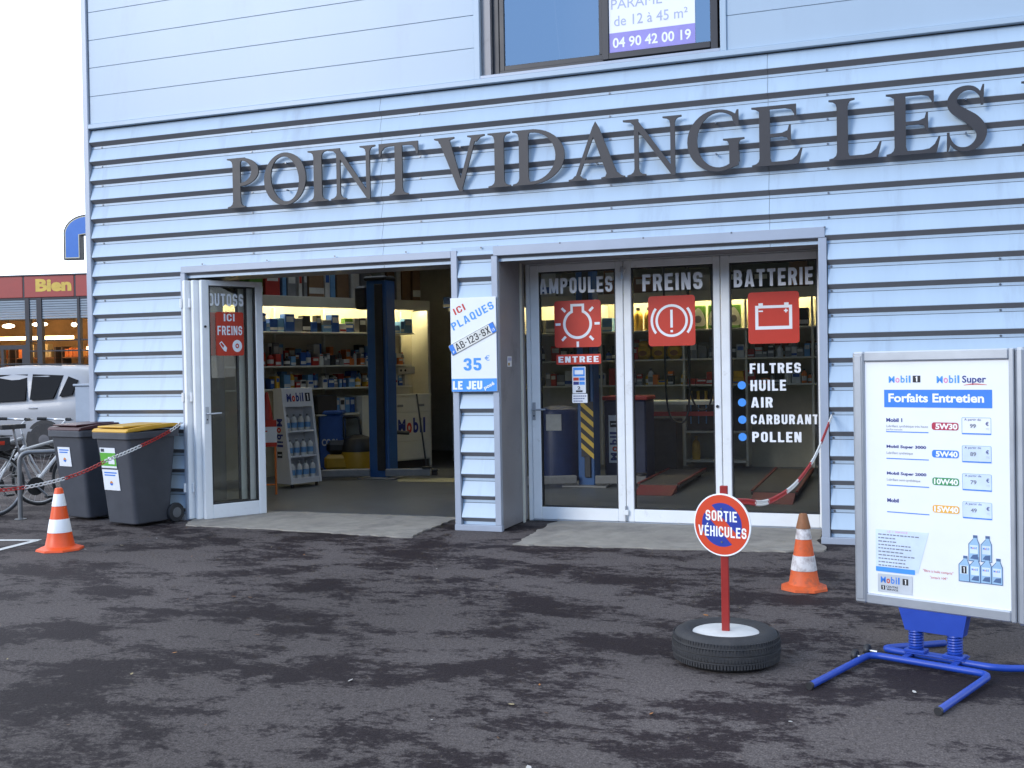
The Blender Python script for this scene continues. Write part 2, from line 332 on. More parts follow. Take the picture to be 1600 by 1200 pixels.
# ------------------------------------------------------------------ ground
def asphalt():
    m = bpy.data.materials.new('asphalt'); m.use_nodes = True; t = m.node_tree; n = t.nodes; l = t.links; b = n['Principled BSDF']
    co = n.new('ShaderNodeTexCoord'); mp = n.new('ShaderNodeMapping'); mp.inputs['Scale'].default_value = (.75, 1.15, 1); mp.inputs['Rotation'].default_value = (0, 0, -.3)
    l.new(co.outputs['Object'], mp.inputs['Vector'])
    def noise(sc, det, ro, dis=0, vec=mp):
        q = n.new('ShaderNodeTexNoise'); q.inputs['Scale'].default_value = sc; q.inputs['Detail'].default_value = det; q.inputs['Roughness'].default_value = ro; q.inputs['Distortion'].default_value = dis
        l.new(vec.outputs[0] if vec is mp else co.outputs['Object'], q.inputs['Vector']); return q
    def rng(src, a, bb, c=0., d=1.):
        q = n.new('ShaderNodeMapRange'); q.inputs['From Min'].default_value = a; q.inputs['From Max'].default_value = bb; q.inputs['To Min'].default_value = c; q.inputs['To Max'].default_value = d; l.new(src, q.inputs['Value']); return q
    def mul(a, bb):
        q = n.new('ShaderNodeMath'); q.operation = 'MULTIPLY'; l.new(a, q.inputs[0]); l.new(bb, q.inputs[1]); return q
    big = noise(1.5, 9, .66, .2); mid = noise(8, 9, .74); fine = noise(130, 3, .6, 0, None); grain = noise(48, 5, .7, 0, None)
    add = n.new('ShaderNodeMath'); add.operation = 'MULTIPLY_ADD'; add.inputs[1].default_value = .55; l.new(mid.outputs['Fac'], add.inputs[0]); l.new(big.outputs['Fac'], add.inputs[2])
    ad2 = n.new('ShaderNodeMath'); ad2.operation = 'MULTIPLY_ADD'; ad2.inputs[1].default_value = .38; l.new(noise(34, 6, .7).outputs['Fac'], ad2.inputs[0]); l.new(add.outputs[0], ad2.inputs[2])
    patch = rng(ad2.outputs[0], .915, .99)
    broad = rng(noise(.35, 3, .5).outputs['Fac'], .35, .65, .82, 1.18)
    mix = n.new('ShaderNodeMix'); mix.data_type = 'RGBA'; mix.inputs['A'].default_value = (.024, .0178, .0192, 1); mix.inputs['B'].default_value = (.098, .084, .080, 1)
    l.new(patch.outputs[0], mix.inputs['Factor'])
    g = mul(rng(fine.outputs['Fac'], .3, .7, .5, 1.5).outputs[0], rng(grain.outputs['Fac'], .3, .7, .6, 1.4).outputs[0]); g2 = mul(g.outputs[0], broad.outputs[0])
    sc = n.new('ShaderNodeVectorMath'); sc.operation = 'SCALE'; l.new(mix.outputs['Result'], sc.inputs[0]); l.new(g2.outputs[0], sc.inputs['Scale'])
    vo = n.new('ShaderNodeTexVoronoi'); vo.inputs['Scale'].default_value = 26; l.new(co.outputs['Object'], vo.inputs['Vector'])
    sp = rng(vo.outputs['Distance'], .045, .07, 1, 0); ra = n.new('ShaderNodeSeparateColor'); l.new(vo.outputs['Color'], ra.inputs[0]); sel = rng(ra.outputs[0], .93, .95); spk = mul(sp.outputs[0], sel.outputs[0])
    m2 = n.new('ShaderNodeMix'); m2.data_type = 'RGBA'; l.new(spk.outputs[0], m2.inputs['Factor']); l.new(sc.outputs['Vector'], m2.inputs['A']); m2.inputs['B'].default_value = (.22, .2, .19, 1)
    l.new(m2.outputs['Result'], b.inputs['Base Color'])
    ro = rng(patch.outputs[0], 0, 1, .72, .92); l.new(ro.outputs[0], b.inputs['Roughness']); b.inputs['Specular IOR Level'].default_value = .14
    bp = n.new('ShaderNodeBump'); bp.inputs['Strength'].default_value = .9; bp.inputs['Distance'].default_value = .008; l.new(grain.outputs['Fac'], bp.inputs['Height']); l.new(bp.outputs['Normal'], b.inputs['Normal'])
    return m
b = B(); b.add([(-400, -400, 0), (400, -400, 0), (400, 400, 0), (-400, 400, 0)], [(0, 1, 2, 3)], asphalt()); b.build('ground', kind='structure')
LIT = [mat('litter_'+n_, c, .8) for n_, c in (('leaf', (.30, .12, .03)), ('straw', (.30, .24, .13)), ('pale', (.42, .40, .37)), ('leaf_dark', (.10, .05, .025)))]
b = B(); r4 = random.Random(11)
for i in range(80):
    x, y = r4.uniform(-4.5, 5), r4.uniform(-6, -.7); s_ = r4.uniform(.006, .018); a = r4.uniform(0, 6.28)
    T_ = Matrix.Translation((x, y, .004)) @ Matrix.Rotation(a, 4, 'Z') @ Matrix.Rotation(r4.uniform(-.3, .3), 4, 'X')
    b.add([(-s_, -s_*.4, 0), (s_*.2, -s_*.6, .002), (s_, 0, .005), (s_*.2, s_*.6, .003), (-s_*.8, s_*.4, .001)], [(0, 1, 2, 3, 4)], LIT[r4.choice([0, 1, 2, 2, 3, 3])], T_)
b.build('ground_litter', kind='stuff')
CONC = mat('apron_concrete', (.30, .275, .235), .85, 0, .18, 5, bump=.3, bscale=90, dirt=(.15, .135, .125), dscale=2.2, dlo=.48, dhi=.75)
def ragged(pts, amp=.02, step=.06):
    r = random.Random(3); out = []
    for i, p in enumerate(pts):
        q = pts[(i+1) % len(pts)]; d = math.dist(p, q); k = max(1, int(d/step))
        for j in range(k):
            t = j/k; out.append((p[0]+(q[0]-p[0])*t+r.uniform(-amp, amp), p[1]+(q[1]-p[1])*t+r.uniform(-amp, amp)))
    return out
for P in ([(-2.70, -.35), (-1.9, -.37), (-1.40, -.42), (-.22, -.525), (-.25, -.1), (-.27, .52), (-.1, .735), (-2.93, .735), (-2.93, .1)],
          [(.80, -.66), (1.5, -.60), (2.37, -.55), (3.0, -.47), (3.27, -.38), (3.30, -.2), (3.215, .02), (3.215, .728), (.78, .728), (.74, .5), (.78, -.1)]):
    b = B(); V, T = shape2d([(1, ragged(P))]); T = [t if (V[t[1]][0]-V[t[0]][0])*(V[t[2]][1]-V[t[0]][1])-(V[t[1]][1]-V[t[0]][1])*(V[t[2]][0]-V[t[0]][0]) > 0 else t[::-1] for t in T]
    n0 = len(V); E = {}
    for f in T:
        for i in range(3): E[(f[i], f[(i+1) % 3])] = 1
    side = [(a, a+n0, c+n0, c) for a, c in E if (c, a) not in E]
    b.add([(x, y, .012) for x, y in V]+[(x, y, -.01) for x, y in V], T+side, CONC); b.build('concrete_apron', kind='structure')
LINE = mat('road_paint', (.55, .55, .53), .7, 0, .2, 14, dirt=(.12, .11, .11), dscale=18, dlo=.55, dhi=.75)
b = B()
def gline(p, q, w=.075):
    d = Vector((q[0]-p[0], q[1]-p[1], 0)).normalized(); nn = Vector((-d.y, d.x, 0))*w/2; p = Vector((*p, .004)); q = Vector((*q, .004)); b.add([p-nn, q-nn, q+nn, p+nn], [(0, 1, 2, 3)], LINE)
gline((-3.50, -1.46), (-3.33, -2.75)); gline((-3.48, -1.424), (-4.9, -1.78)); b.build('parking_line', kind='structure')
b = B(); SKY_BLOCK = mat('sky_blocker_dark', (.035, .04, .03), .9, 0, .5, .2)  # unseen ridge added behind the camera to keep bright horizon out of the glass
prev = []
for i in range(61):
    x = -150+i*5; h = 9.5+1.6*math.sin(i*.7)+1.1*math.sin(i*1.9+1)
    prev.append((x, h))
V = []; Fs = []
for i, (x, h) in enumerate(prev):
    V += [(x, -42, -.5), (x, -47, h*.7), (x, -54, h), (x, -80, -.5)]
    if i:
        for j in range(3): a = (i-1)*4+j; c = i*4+j; Fs.append((a, a+1, c+1, c))
b.add(V, Fs, SKY_BLOCK); b.build('unseen_sky_blocker', kind='structure')

# ------------------------------------------------------------------ the building
bld = thing('garage_building', 'pale blue workshop building clad in horizontal louvres with two wide door bays', 'building')
X0, X1, ZT = -4.146, 8.0, 6.6
ZN8 = 2.524
def louvres(b, xa, xb, k0, k1):
    """sloped planks: nose of plank k at height ZN8 - .2 (k - 8)"""
    for k in range(k0, k1+1):
        z = ZN8-.2*(k-8); zt = z+.2-.07
        prof = [(.043, z+.13+.004), (.040, zt), (0., z), (.001, z-.004), (.045, z-.043), (.043, z-.070+.001)]
        V = [(x, y, q) for x in (xa, xb) for y, q in prof]; n = len(prof)
        b.add(V, [(i, i+1, i+1+n, i+n) for i in (0, 1, 2, 4)], LOUV); b.add(V, [(3, 4, 4+n, 3+n)], SHADE_RETURN)
        b.box(xa, xb, .0395, .046, z+.1285, z+.1335, JOINT)
b = B()
JX = [X0+.07, -.70, 2.86, 6.4, X1]
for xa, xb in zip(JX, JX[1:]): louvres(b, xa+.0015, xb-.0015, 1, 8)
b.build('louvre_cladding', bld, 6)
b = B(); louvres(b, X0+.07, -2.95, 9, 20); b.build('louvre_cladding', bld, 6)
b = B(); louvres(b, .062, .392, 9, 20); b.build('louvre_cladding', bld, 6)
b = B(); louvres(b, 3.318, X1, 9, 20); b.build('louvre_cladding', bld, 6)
b = B()
for k in range(1, 9):
    for i in range(7):
        x = -3.95+i*1.82; z = ZN8-.2*(k-8)-.055
        if x < X1 and z > 2.6: b.tube([(x, .043, z), (x, .036, z)], .009, SCREW, 6)
for xx in (3.345, 4.6, 6.2):
    for k in range(9, 20): b.tube([(xx, .043, ZN8-.2*(k-8)-.055), (xx, .036, ZN8-.2*(k-8)-.055)], .009, SCREW, 6)
for k in range(9, 20): b.tube([(-3.95, .043, ZN8-.2*(k-8)-.055), (-3.95, .036, ZN8-.2*(k-8)-.055)], .009, SCREW, 6)
for i in range(9): b.tube([(-2.7+i*.75, -.004, 2.585), (-2.7+i*.75, -.010, 2.585)], .009, SCREW, 6)
b.build('screw', bld, kind='stuff')
# upper flat panels, window hole X .30-2.49
b = B(); b2 = B()
zs = [4.115, 4.404, 4.701, 4.989, 5.28, 5.57, 5.86, 6.15, 6.44]
for xa, xb in ((X0+.075, .262), (2.53, 5.4), (5.408, X1)):
    for za, zb in zip(zs, zs[1:]): b.box(xa, xb, .02, .05, za+.002, zb-.002, PANEL, .002)
    b2 = B(); b2.box(xa, xb, .036, .05, 4.1, 6.44, mat('panel_joint_grey', (.16, .18, .2), .7)); b2.build('panel_joint', bld)
b.box(.262, 2.53, .02, .05, 5.57, 6.44, PANEL)
b.build('upper_panels', bld)
# trims
b = B()
b.box(X0, X0+.068, -.006, .06, 0.02, ZT, TRIM, .006)                  # corner
b.box(X0+.068, X1, -.012, .05, 4.062, 4.108, PANEL, .004)              # flashing above the louvres
b.box(.262, .318, .0, .05, 4.109, 5.55, PANEL, .004); b.box(2.478, 2.53, .0, .05, 4.109, 5.55, PANEL, .004)   # window side trims
b.box(-2.965, -.0, -.006, .05, 2.505, 2.572, TRIM, .004); b.box(-.0, .452, .01, .05, 2.53, 2.60, LOUV)
b.box(.415, 3.30, -.008, .05, 2.503, 2.592, TRIM, .004)
b.box(-2.97, -2.915, -.005, .05, .0, 2.505, TRIM, .004)
b.box(-.002, .058, -.005, .05, .055, 2.572, TRIM, .004); b.box(.394, .452, -.005, .05, .055, 2.503, TRIM, .004)
b.box(3.246, 3.312, -.005, .05, .055, 2.503, TRIM, .004)
b.box(-.006, .458, -.010, .05, .0, .055, TRIM, .004); b.box(3.24, X1, -.010, .05, .0, .055, TRIM, .004); b.box(X0, -2.97, -.010, .05, .0, .055, TRIM, .004)
b.build('metal_trim', bld)
# carcass
WALL = mat('block_wall', (.20, .19, .17), .8, 0, .1, 3)
INW = mat('inner_wall', (.60, .585, .53), .7, 0, .15, 2)
b = B()
b.box(X0+.01, X1, .052, .28, 2.575, 4.10, WALL); b.box(X0+.01, .30, .052, .28, 4.10, ZT, WALL); b.box(2.49, X1, .052, .28, 4.10, ZT, WALL); b.box(.30, 2.49, .052, .28, 5.56, ZT, WALL)
b.box(X0+.01, -2.97, .052, .72, 0, 2.575, WALL); b.box(3.25, X1, .052, .72, 0, 2.575, WALL)
b.box(-2.97, X1, .28, .72, 2.575, 3.4, INW)
for p, q in (((X0+.04, .05), (-7.5, 9.0)), ((-7.5, 9), (X1, 9)), ((X1-.05, 9), (X1-.05, .05))):
    d = Vector((q[0]-p[0], q[1]-p[1], 0)); n_ = Vector((-d.y, d.x, 0)).normalized()*.12
    P = [Vector((*p, 0)), Vector((*q, 0)), Vector((*q, 0))+n_*-1, Vector((*p, 0))+n_*-1]
    b.add([(v.x, v.y, z) for z in (0, ZT) for v in P], [(0, 1, 2, 3), (7, 6, 5, 4), (0, 4, 5, 1), (1, 5, 6, 2), (2, 6, 7, 3), (3, 7, 4, 0)], INW)
b.build('wall', bld)
def slab(b, P, z0, z1, m):
    n = len(P); b.add([(x, y, z) for z in (z0, z1) for x, y in P], [tuple(range(n))[::-1], tuple(range(n, 2*n))]+[(q, (q+1) % n, (q+1) % n+n, q+n) for q in range(n)], m)
b = B(); slab(b, [(X0-.1, -.05), (X1, -.05), (X1, 2.2), (-5.2, 2.2)], ZT, ZT+.15, TRIM); b.build('roof', bld)
b = B(); b.box(-4.9, X1-.1, 2.0, 2.2, 3.5, ZT, WALL); b.build('rear_wall', bld)
LIGHT_HOLES = [(-4.2, -.4, 2.4, 4.6), (.0, 4.5, 2.6, 5.2)]  # ceiling openings added to let more daylight into the workshop
b = B()
V, T = shape2d([(1, [(X0+.12, .30), (X1-.06, .30), (X1-.06, 8.95), (-7.40, 8.95)])]+[(-1, rect(*h)) for h in LIGHT_HOLES])
V3 = [(x, y, 3.4) for x, y in V]; n0 = len(V3); V3 += [(x, y, 3.52) for x, y in V]; E = {}
T = [t if (V[t[1]][0]-V[t[0]][0])*(V[t[2]][1]-V[t[0]][1])-(V[t[1]][1]-V[t[0]][1])*(V[t[2]][0]-V[t[0]][0]) > 0 else t[::-1] for t in T]
for t in T:
    for q in range(3): E[(t[q], t[(q+1) % 3])] = 1
b.add(V3, [t[::-1] for t in T]+[tuple(q+n0 for q in t) for t in T]+[(a, c, c+n0, a+n0) for a, c in E if (c, a) not in E], INW); b.build('ceiling', bld)
for x0, x1, y0, y1 in LIGHT_HOLES:
    b = B(); b.add([(x0, y0, 3.50), (x1, y0, 3.50), (x1, y1, 3.50), (x0, y1, 3.50)], [(0, 1, 2, 3)], GCLR); b.build('added_rooflight', bld)
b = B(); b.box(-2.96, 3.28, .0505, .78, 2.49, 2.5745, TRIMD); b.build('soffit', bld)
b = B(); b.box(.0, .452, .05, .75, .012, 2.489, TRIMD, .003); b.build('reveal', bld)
b = B(); b.box(.452, .466, .60, .64, .0, 2.489, CREAM); b.build('sealing_strip', bld)
b = B(); b.box(3.245, 3.262, .05, .75, 0, 2.489, TRIMD); b.build('reveal', bld)
FLOOR = mat('workshop_floor', (.085, .092, .098), .38, 0, .18, 1.2, dirt=(.06, .055, .05), dscale=1.4, dlo=.5, dhi=.75)
b = B(); b.add([(-4.28, .735, .010), (X1-.06, .735, .010), (X1-.06, 8.95, .010), (-7.4, 8.95, .010)], [(0, 1, 2, 3)], FLOOR); b.build('workshop_floor', bld)
YSTRIP = mat('worn_yellow_paint', (.40, .36, .20), .6, 0, .2, 14, dirt=(.14, .13, .11), dscale=14, dlo=.5, dhi=.7)
b = B(); b.add([(-2.60, 4.13, .014), (-2.36, 3.68, .014), (-.9, 3.80, .014), (-.9, 4.24, .014)], [(0, 1, 2, 3)], YSTRIP); b.build('floor_marking', bld)
# upper window ------------------------------------------------------
w = B(); y = .10
w.box(.405, .47, y, y+.08, 4.14, 5.5, BRONZE, .004); w.box(2.385, 2.45, y-.02, y+.06, 4.15, 5.5, BRONZE, .004); w.box(.47, 2.385, y, y+.08, 4.14, 4.19, BRONZE, .004); w.box(.405, 2.45, y, y+.08, 5.45, 5.5, BRONZE)
w.box(.47, .515, y+.012, y+.05, 4.19, 5.45, BRONZE, .003); w.box(.515, 1.44, y+.012, y+.05, 4.19, 4.235, BRONZE, .003); w.box(1.405, 1.455, y+.012, y+.05, 4.235, 5.45, BRONZE, .003)
w.box(1.44, 1.50, y-.025, y+.011, 4.175, 5.45, BRONZE, .003); w.box(1.50, 2.385, y-.025, y+.011, 4.175, 4.228, BRONZE, .003)
wo_ = w.build('window', bld)
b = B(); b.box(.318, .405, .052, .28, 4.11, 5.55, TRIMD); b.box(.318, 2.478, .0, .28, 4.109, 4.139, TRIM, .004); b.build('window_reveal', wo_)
b = B(); b.add([(.515, y+.03, 4.235), (1.405, y+.03, 4.235), (1.405, y+.03, 5.45), (.515, y+.03, 5.45)], [(0, 1, 2, 3)], GWIN); b.build('pane', wo_)
b = B(); b.add([(1.50, y-.005, 4.228), (2.385, y-.005, 4.228), (2.385, y-.005, 5.45), (1.50, y-.005, 5.45)], [(0, 1, 2, 3)], GWIN); b.build('pane', wo_)
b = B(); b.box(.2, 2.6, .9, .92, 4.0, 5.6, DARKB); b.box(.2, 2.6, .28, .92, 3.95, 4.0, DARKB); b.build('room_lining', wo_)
b = B(); b.tube([(.93, .19, 5.4), (1.03, .19, 4.16)], .007, BRONZE, 6); b.build('slanted_dark_rod', wo_)  # thin dark slanted rod behind the left pane
PURP = mat('purple_print', (.30, .26, .62), .5); PURL = mat('faded_purple_print', (.42, .45, .62), .5); PPW = mat('poster_paper', (.88, .88, .90), .6, 0, .02)
t = thing('rental_poster', 'white and purple rental poster with phone number on the upstairs window', 'poster', (1.505, .101, 4.232))
b = B(); b.box(0, .752, -.012, -.008, 0, 1.1, PPW); b.build('sheet', t)
b = B(); b.add([(0, -.0125, 0), (.752, -.0125, 0), (.752, -.0125, .168), (0, -.0125, .168)], [(0, 1, 2, 3)], PURP); b.build('colour_band', t)
b = B(); b.text('04 90 42 00 19', .03, .715, .035, .125, -.0135, WHITE, .02); b.build('phone_number', t)
b = B(); b.text('de 12 à 45 m²', .045, .69, .225, .315, -.0135, PURL, .0); b.text('PARAME', .02, .47, .375, .46, -.0135, PURL); b.build('lettering', t)

# ---- glazed doors, right bay 
def icon_bulb(b, cx, cz, s, y, m):
    ops = [(1, ell(0, -.02, .36, .36)), (-1, ell(0, -.02, .295, .295)), (1, rect(-.17, .17, .26, .46)), (-1, rect(-.11, .11, .30, .40)), (-1, rect(-.11, .11, .255, .3))]
    for a in (0, 45, 135, 180, 225, 270, 315):
        c, q = math.cos(math.radians(a)), math.sin(math.radians(a)); r0, r1, h = .42, .55, .03
        ops.append((1, [(r0*c-h*q, r0*q+h*c-.02), (r0*c+h*q, r0*q-h*c-.02), (r1*c+h*q, r1*q-h*c-.02), (r1*c-h*q, r1*q+h*c-.02)]))
    b.shape(ops, y, None, m, dx=cx, dz=cz, sx=s*.8, sz=s*.8)
def icon_brake(b, cx, cz, s, y, m):
    ops = [(1, ell(0, 0, .33, .33)), (-1, ell(0, 0, .28, .28)), (1, rect(-.025, .025, -.14, .22)), (1, rect(-.025, .025, -.235, -.19))]
    for a in (0, 180):
        ops.append((1, ell(0, 0, .43, .43, a-38, a+38)+ell(0, 0, .38, .38, a+38, a-38)))
    b.shape(ops, y, None, m, dx=cx, dz=cz, sx=s, sz=s)
def icon_batt(b, cx, cz, s, y, m):
    ops = [(1, rect(-.33, .33, -.25, .19)), (-1, rect(-.275, .275, -.19, .14)), (1, rect(-.27, -.19, .19, .235)), (1, rect(.19, .27, .19, .235)), (1, rect(-.27, -.19, .075, .10)),
           (1, rect(.185, .255, .075, .10)), (1, rect(.2075, .2325, .052, .122))]
    b.shape(ops, y, None, m, dx=cx, dz=cz, sx=s, sz=s)
def leaf(xa, xb, ga, gb, T, za=.02, zb=2.475, gz0=.14, gz1=2.405, y0=0., y1=.055):
    f = B(T); f.box(xa, ga, y0, y1, za, zb, DWHITE, .006); f.box(gb, xb, y0, y1, za, zb, DWHITE, .006)
    f.box(ga, gb, y0+.001, y1-.001, za, gz0, DWHITE, .006); f.box(ga, gb, y0+.001, y1-.001, gz1, zb, DWHITE, .006)
    g = .012
    for q in ((ga, ga+g, gz0, gz1), (gb-g, gb, gz0, gz1), (ga+g, gb-g, gz0, gz0+g), (ga+g, gb-g, gz1-g, gz1)): f.box(q[0], q[1], y0+.006, y1-.006, q[2], q[3], BLKP)
    d = f.build('glass_door', bld)
    p = B(T); ym = (y0+y1)/2; p.add([(ga+g, ym, gz0+g), (gb-g, ym, gz0+g), (gb-g, ym, gz1-g), (ga+g, ym, gz1-g)], [(0, 1, 2, 3)], GDOOR); p.build('pane', d)
    return d
TD = frame((0, .731, 0)); GY = .024      # decals sit on the outer face of the glass
def handle(d, T, x, z, y=0., sgn=1):
    h = B(T); h.box(x-.018, x+.018, y-.008, y, z-.10, z+.07, ALU, .004); h.tube([(x, y-.008, z), (x, y-.05, z), (x+sgn*.03, y-.056, z), (x+sgn*.13, y-.056, z+.004)], .0095, ALU, 8)
    h.tube([(x, y-.008, z-.06), (x, y-.011, z-.06)], .008, BLKP, 8); h.build('handle', d)
d1 = leaf(.514, 1.434, .602, 1.360, TD); d2 = leaf(1.440, 2.338, 1.512, 2.276, TD); d3 = leaf(2.344, 3.222, 2.424, 3.190, TD)
handle(d1, TD, .538, 1.08)
b = B(TD); b.box(.466, .511, .01, .06, .0, 2.489, DWHITE, .004); b.box(3.225, 3.245, .01, .06, 0, 2.489, DWHITE); b.box(.511, 3.225, .012, .06, 2.478, 2.489, DWHITE); b.box(.511, 3.225, -.012, .058, .0055, .018, ALU, .003); b.build('door_frame', bld)
def words(d, T, items, y=GY, m=WHITE):
    for s, x0, x1, z0, z1, bo in items: b = B(T); b.gtext(s, x0, x1, z0, z1, y, m, bo, .17); b.build('lettering', d)
words(d1, TD, [('AMPOULES', .602, 1.330, 2.192, 2.342, .215)]); words(d2, TD, [('FREINS', 1.617, 2.178, 2.182, 2.339, .215)])
words(d3, TD, [('BATTERIE', 2.461, 3.155, 2.183, 2.339, .215), ('FILTRES', 2.593, 3.040, 1.399, 1.489, .22), ('HUILE', 2.597, 2.910, 1.241, 1.338, .22), ('AIR', 2.600, 2.791, 1.090, 1.183, .22), ('CARBURANT', 2.597, 3.186, .940, 1.026, .22), ('POLLEN', 2.606, 3.037, .778, .870, .22)])
def sticker(d, T, x0, x1, z0, z1, m=RED, y=GY, r=.03, name='sticker'):
    b = B(T); b.shape([(1, rrect(x0, x1, z0, z1, r))], y, None, m); return b
b = sticker(d1, TD, .750, 1.212, 1.674, 2.122); icon_bulb(b, .981, 1.905, .50, GY-.001, WHITE); b.build('red_sticker', d1)
b = sticker(d2, TD, 1.668, 2.106, 1.666, 2.132); icon_brake(b, 1.887, 1.90, .46, GY-.001, WHITE); b.build('red_sticker', d2)
b = sticker(d3, TD, 2.585, 3.033, 1.666, 2.130); icon_batt(b, 2.81, 1.915, .49, GY-.001, WHITE); b.build('red_sticker', d3)
b = sticker(d1, TD, .763, 1.207, 1.511, 1.607, r=.012); b.gtext('ENTREE', .785, 1.185, 1.530, 1.588, GY-.001, WHITE, .23, .18); b.build('entrance_sticker', d1)
b = sticker(d1, TD, .921, 1.053, 1.235, 1.488, PAPER, r=.006)
for x0, x1, z0, z1, m in ((.93, 1.044, 1.395, 1.48, LBLUE), (.945, 1.03, 1.415, 1.455, WHITE), (.93, .985, 1.355, 1.385, RED), (.99, 1.044, 1.355, 1.385, BLUE), (.93, .985, 1.315, 1.345, NAVY), (.99, 1.044, 1.315, 1.345, LBLUE)):
    b.add([(x0, GY-.001-(.001 if m is WHITE else 0), z0), (x1, GY-.001-(.001 if m is WHITE else 0), z0), (x1, GY-.001-(.001 if m is WHITE else 0), z1), (x0, GY-.001-(.001 if m is WHITE else 0), z1)], [(0, 1, 2, 3)], m)
b.text('2', .97, 1.0, 1.27, 1.30, GY-.001, BLACK, .03); b.box(.955, 1.02, GY-.002, GY-.001, 1.245, 1.262, BLACK); b.build('card_sticker', d1)
b = sticker(d1, TD, .917, 1.068, 1.142, 1.229, PAPER, r=.006, y=GY-.002)
for i in range(3):
    for j in range(5+i): b.box(.93+j*.019, .943+j*.019, GY-.004, GY-.003, 1.155+i*.024, 1.164+i*.024, NAVY)
b.build('hours_sticker', d1)
for z in (1.293, 1.137, .98, .823):
    b = B(TD); b.shape([(1, ell(2.520, z, .037, .037))], GY, None, LBLUE); b.build('blue_dot', d3)
b = B(TD); b.box(1.405, 1.47, -.03, -.001, 2.36, 2.40, DWHITE, .005); b.box(1.424, 1.450, -.045, -.03, 2.30, 2.42, ALU, .004); b.build('latch', d1)
b = B(TD); b.box(1.415, 1.462, -.03, -.001, .085, .135, DWHITE, .005); b.tube([(1.437, -.016, .03), (1.437, -.016, .17)], .011, ALU, 8); b.build('latch', d1)
b = B(TD); b.tube([(2.302, -.012, 1.103), (2.302, 0, 1.103)], .014, BLKP, 10); b.build('lock', d2)
# ---- folded leaves, left bay
A0 = math.atan2(.85, .526)
def fold(o, rz): return frame((o[0], o[1], 0), rz)
TA = fold((-2.73, .004), A0); TB = fold((-2.815, -.012), A0+.03); TC = fold((-2.905, -.028), A0+.05)
dA = leaf(0, .668, .082, .585, TA, .012, 2.43, .155, 2.375); dB = leaf(0, .665, .08, .585, TB, .012, 2.43, .155, 2.375); dC = leaf(0, .665, .08, .585, TC, .012, 2.43, .155, 2.375)
words(dA, TA, [('OUTOSS', .086, .462, 2.172, 2.300, .21)])
b = sticker(dA, TA, .157, .459, 1.666, 2.112, r=.02); b.gtext('ICI', .245, .362, 2.018, 2.094, GY-.001, WHITE, .19, .16); b.gtext('FREINS', .175, .442, 1.876, 1.970, GY-.001, WHITE, .19, .16)
b.shape([(1, ell(.385, 1.765, .052, .062)), (-1, ell(.385, 1.765, .02, .025)), (1, ell(.385, 1.765, .009, .011))], GY-.001, None, WHITE)
b.shape([(1, [(.19, 1.79), (.215, 1.815), (.275, 1.745), (.265, 1.705), (.24, 1.715)]), (-1, [(.20, 1.788), (.216, 1.80), (.245, 1.765), (.232, 1.745)])], GY-.001, None, WHITE); b.build('red_sticker', dA)
b = sticker(dB, TB, .16, .46, 1.67, 2.11, r=.02); b.build('red_sticker', dB)
handle(dA, TA, .035, 1.08)
b = B(TA); b.tube([(.035, -.012, 1.96), (.035, 0, 1.96)], .012, BLKP, 10); b.build('lock', dA)
for z in (.33, 1.25, 2.2):
    for T_, dd in ((TB, dB), (TC, dC)):
        b = B(T_); b.tube([(-.014, .058, z-.045), (-.014, .058, z+.045)], .013, DWHITE, 8); b.build('hinge', dd)

# ------------------------------------------------------------------ sign letters
def stem(xc, w=.178, sl=.215, sr=.215, top=True, bot=True, h0=0., h1=1.):
    a = w/2; P = []
    if bot: P += [(xc-sl, h0), (xc+sr, h0), (xc+sr, h0+.025), (xc+sr-.07, h0+.04), (xc+a+.015, h0+.075), (xc+a, h0+.13)]
    else: P += [(xc-a, h0), (xc+a, h0)]
    if top: P += [(xc+a, h1-.13), (xc+a+.015, h1-.075), (xc+sr-.07, h1-.04), (xc+sr, h1-.025), (xc+sr, h1), (xc-sl, h1), (xc-sl, h1-.025), (xc-sl+.07, h1-.04), (xc-a-.015, h1-.075), (xc-a, h1-.13)]
    else: P += [(xc+a, h1), (xc-a, h1)]
    if bot: P += [(xc-a, h0+.13), (xc-a-.015, h0+.075), (xc-sl+.07, h0+.04), (xc-sl, h0+.025)]
    return (1, P)
